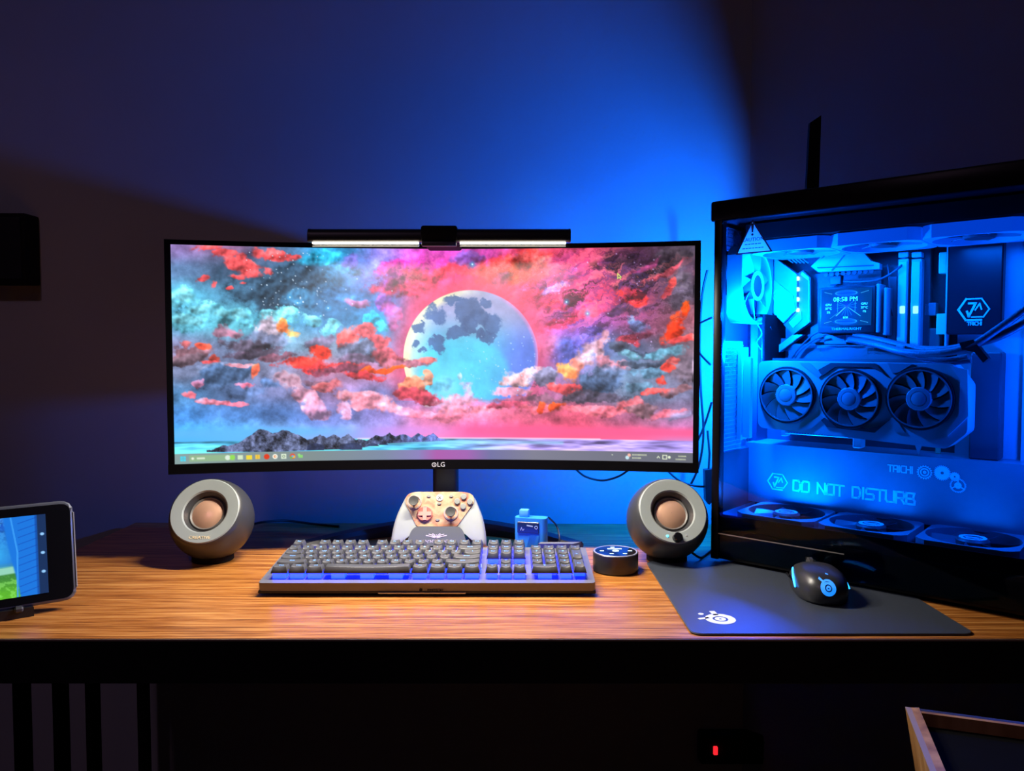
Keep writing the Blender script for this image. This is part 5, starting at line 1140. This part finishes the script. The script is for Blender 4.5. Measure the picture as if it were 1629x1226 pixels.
# own frame: x from left (negative) to the right edge (0), y away from the viewer, z up; leaning back
tl = R(13); MT = frame((0, 0, .016), (1, 0, 0), (0, math.sin(tl), math.cos(tl)), (0, -math.cos(tl), math.sin(tl)))
TW, TH = .21, .121
MB().prism(blend_round([(-TW, 0), (0, 0), (0, TH), (-TW, TH)], .012, 4), -.009, 0, MT).build('body', BLACKG, td)
MB().tube([tuple(MT @ Vector((x, y, -.0045))) for x, y in blend_round([(-TW, 0), (0, 0), (0, TH), (-TW, TH)], .012, 4)], .0042, 8, closed=True).build('rim', mat('display rim', (.14, .15, .17), .35, .3), td)
def lawn():
    C = Canvas(220, 160, 0, 220, 0, 160, 9, 10); C.img[:] = np.array([18, 70, 190]) / 255
    C.lay(sst(.45, .6, C.fine) * sst(110, 0, C.Y) * .8, (70, 150, 240)); C.lay(sst(.5, .35, C.n) * sst(90, 10, C.Y) * .7, (10, 40, 120))
    for r_, a in ((60, .4), (30, .6), (12, .9)): C.disc(140, 72, r_, (60, 190, 250), a, r_ * .8)
    C.disc(120, 88, 12, (160, 220, 90), .7, 10); C.rect(0, 220, 92, 104, (70, 150, 170), .5, 4); C.rect(0, 220, 97, 99, (140, 230, 220), .5, 1)
    C.lay(sst(100, 112, C.Y + C.X * .03) , (60, 130, 60)); C.lay(sst(106, 160, C.Y) * (0.5 + C.fine * .6), (110, 210, 40)); C.lay(sst(.5, .62, C.fine) * sst(110, 125, C.Y) * .5, (150, 235, 120))
    C.lay(sst(104, 107, C.Y + C.X * .04) * sst(121, 117, C.Y + C.X * .04), (150, 215, 190))
    C.lay(sst(166, 170, C.X - C.Y * .03 + 8 * np.cos(C.Y / 60)) , (24, 120, 225))
    for y in range(6, 160, 14): C.line(180, y + 8, 206, y - 1, 1.4, (14, 80, 190), .9)
    C.line(170, 0, 178, 70, 2.4, (60, 160, 250), .9); C.line(178, 70, 176, 160, 2.4, (60, 160, 250), .9); C.rect(204, 207, 0, 160, (10, 60, 150), .6)
    C.rect(207, 221, -1, 161, (20, 48, 92))
    for y in (40, 78, 116): C.disc(214, y, 3, (150, 205, 255))
    return np.clip(C.img, 0, 1)
sxa, sxb, sya, syb = -TW + .014, -.028, .010, TH - .011
def tpos(u, v):
    x = sxa + (sxb - sxa) * u; y = syb + (sya - syb) * v; z = np.full_like(u, .0006)
    Mn = np.array(MT); return np.stack([Mn[i, 0] * x + Mn[i, 1] * y + Mn[i, 2] * z + Mn[i, 3] for i in range(3)], -1)
picture_grid('screen', lawn(), tpos, vcol_mat('lawn picture', 1.0), td)
MB().prism([(-.16, .0), (-.045, .0), (-.06, .085), (-.145, .085)], 0, .012, frame((0, -.004, 0), (1, 0, 0), (0, 1, 0), (0, 0, 1))).build('foot', BLACK, td)
MB().rbox(-.066, -.056, -.008, .006, .008, .015, .002, 1).build('hinge', DGREY, td)
MB().box(.0035, .0046, .012, TH - .012, -.0085, -.0005, MT).build('side_trim', LGREY, td)

# ------------------------------------------------------------------ things around
wb = empty('wall_box', (-1.02, 1.5, 1.277)); tag(wb, 'black rectangular box mounted high on the wall at the left', 'box')
MB().rbox(-.13, .108, -.045, 0, -.066, .066, .003, 2).build('body', MATTE, wb); MB().rbox(-.122, .100, -.048, -.045, -.058, .058, .001, 1).build('front_panel', BLACK, wb)
BIN = wood_mat('bin wood', (0.10, 0.04, 0.012), (0.34, 0.16, 0.05), (0.55, 0.3, 0.12), .45, (18, 18, 3.0), 3.0)
p = at_y(1440, 1125, .76); q = R(18.4)
bn = empty('wooden_bin', (p.x, p.y, 0), (0, 0, -q)); tag(bn, 'tapered open wooden bin with pale rim in the lower right corner', 'bin')
BH, BW, BD, sl = p.z, .46, .42, .11; wt = .0125
def slab(name, a, b, c, d, thick):
    a, b, c, d = map(Vector, (a, b, c, d)); n = (b - a).cross(d - a).normalized() * thick
    return MB().loops([[a, b, c, d], [a + n, b + n, c + n, d + n]]).build(name, BIN, bn)
slab('side_panel', (0, 0, BH), (0, -BD, BH), (sl, -BD + sl, 0), (sl, -sl, 0), wt)
slab('side_panel', (BW, -BD, BH), (BW, 0, BH), (BW - sl, -sl, 0), (BW - sl, -BD + sl, 0), wt)
slab('end_panel', (BW - wt, 0, BH), (wt, 0, BH), (sl + wt, -sl, 0), (BW - sl - wt, -sl, 0), wt)
slab('end_panel', (wt, -BD, BH), (BW - wt, -BD, BH), (BW - sl - wt, -BD + sl, 0), (sl + wt, -BD + sl, 0), wt)
MB().box(sl + wt, BW - sl - wt, -BD + sl + wt, -sl - wt, 0, .012).build('bottom_panel', BIN, bn)
RIM = mat('bin rim', (.34, .25, .22), .45)
MB().box(0, wt, -BD, 0, BH, BH + .0008).build('rim_strip', RIM, bn); MB().box(wt, BW, -wt, 0, BH, BH + .0008).build('rim_strip', mat('dark rim', (.03, .03, .04), .5), bn)
BIN_SHADE = mat('bin shade black', (.004, .004, .005), .9, spec=.05)  # flat black fill painted as the shade inside the bin
MB().prism([(wt, -BD + wt), (BW - wt, -BD + wt), (BW - wt, -wt), (wt, -wt)], BH - .01, BH - .2, None, .8).build('shade_fill', BIN_SHADE, bn)
# power strip under the desk
p = at_y(1138, 1190, 1.478)
ps = empty('power_strip', (p.x, 1.4995, p.z)); tag(ps, 'black power strip on the wall under the desk with glowing red switch', 'power strip')
MB().rbox(-.03, .26, -.028, 0, -.03, .03, .004, 2).build('body', MATTE, ps)
MB().rbox(-.006, .002, -.033, -.027, -.008, .008, .001, 1).build('rocker_switch', mat('red switch', (.4, .02, .02), .4, emit=(1.0, .02, .03), strength=1.2), ps)
for i in range(4): MB().lathe([(.019, 0), (.019, .001), (.017, .0012), (.016, -.004), (.0003, -.004)], 20, frame((.045 + i * .055, -.0283, 0), (1, 0, 0), (0, 0, 1), (0, -1, 0))).build('socket', BLACK, ps)
# cables
def cable(pts, r_, label, parts=None):
    P = [at_y(*p) for p in pts]; P = [Vector((v.x, v.y, max(v.z, DESK + r_ if v.y < 1.49 and v.z > .6 else 0))) for v in P]
    o = MB().tube(smooth_path(P, 8), r_, 8).build('cable', RUBBER, None, 60); tag(o, label, 'cable'); return o
cable([(1125, 430, 1.40), (1117, 470, 1.42), (1113, 540, 1.43), (1115, 620, 1.43), (1119, 690, 1.43), (1112, 740, 1.44), (1098, 772, 1.45)], .0022, 'thin black cable running down the wall beside the tower')
cable([(1132, 505, 1.38), (1108, 518, 1.42), (1104, 535, 1.43), (1112, 560, 1.42), (1130, 580, 1.38)], .0020, 'small black cable loop sticking out behind the tower')
cable([(1132, 640, 1.44), (1122, 672, 1.465), (1110, 700, 1.475), (1092, 722, 1.48)], .0022, 'short black cable slanting between monitor and tower')
cable([(912, 742, 1.40), (930, 757, 1.42), (958, 764, 1.42), (985, 757, 1.41), (1004, 744, 1.39)], .0020, 'black cable sagging just below the monitor bezel')
cable([(1058, 745, 1.40), (1082, 765, 1.38), (1108, 773, 1.37), (1130, 774, 1.36)], .0020, 'black cable behind the right speaker')
cable([(392, 836, 1.36), (420, 830, 1.42), (455, 828, 1.46), (500, 838, 1.47), (540, 846, 1.45)], .0022, 'thin black cable behind the left speaker')
cable([(1100, 878, 1.20), (1115, 888, 1.23), (1130, 891, 1.27), (1150, 884, 1.33)], .0020, 'black cable on the desk between right speaker and tower')
cable([(872, 822, 1.30), (885, 835, 1.30), (890, 852, 1.28), (889, 866, 1.275)], .0016, 'thin black cable behind the adapter box')
p = at_y(1125, 775, 1.36)
pl_ = empty('hanging_plug', (p.x, p.y, p.z)); tag(pl_, 'small black plug hanging between speaker and tower', 'plug')
MB().prism([(-.006, .032), (.010, .034), (.010, -.022), (.002, -.03), (-.004, -.022)], -.008, .008, FZ).build('housing', BLACK, pl_)
MB().tube([(.002, 0, .03), (.004, .002, .06), (.002, .01, .10)], .002, 8).build('lead', RUBBER, pl_)
MB().lathe([(.002, -.0085), (.002, -.009), (.0003, -.009)], 10, FZ @ Matrix.Translation((.001, -.02, 0))).build('screw', STEEL, pl_)
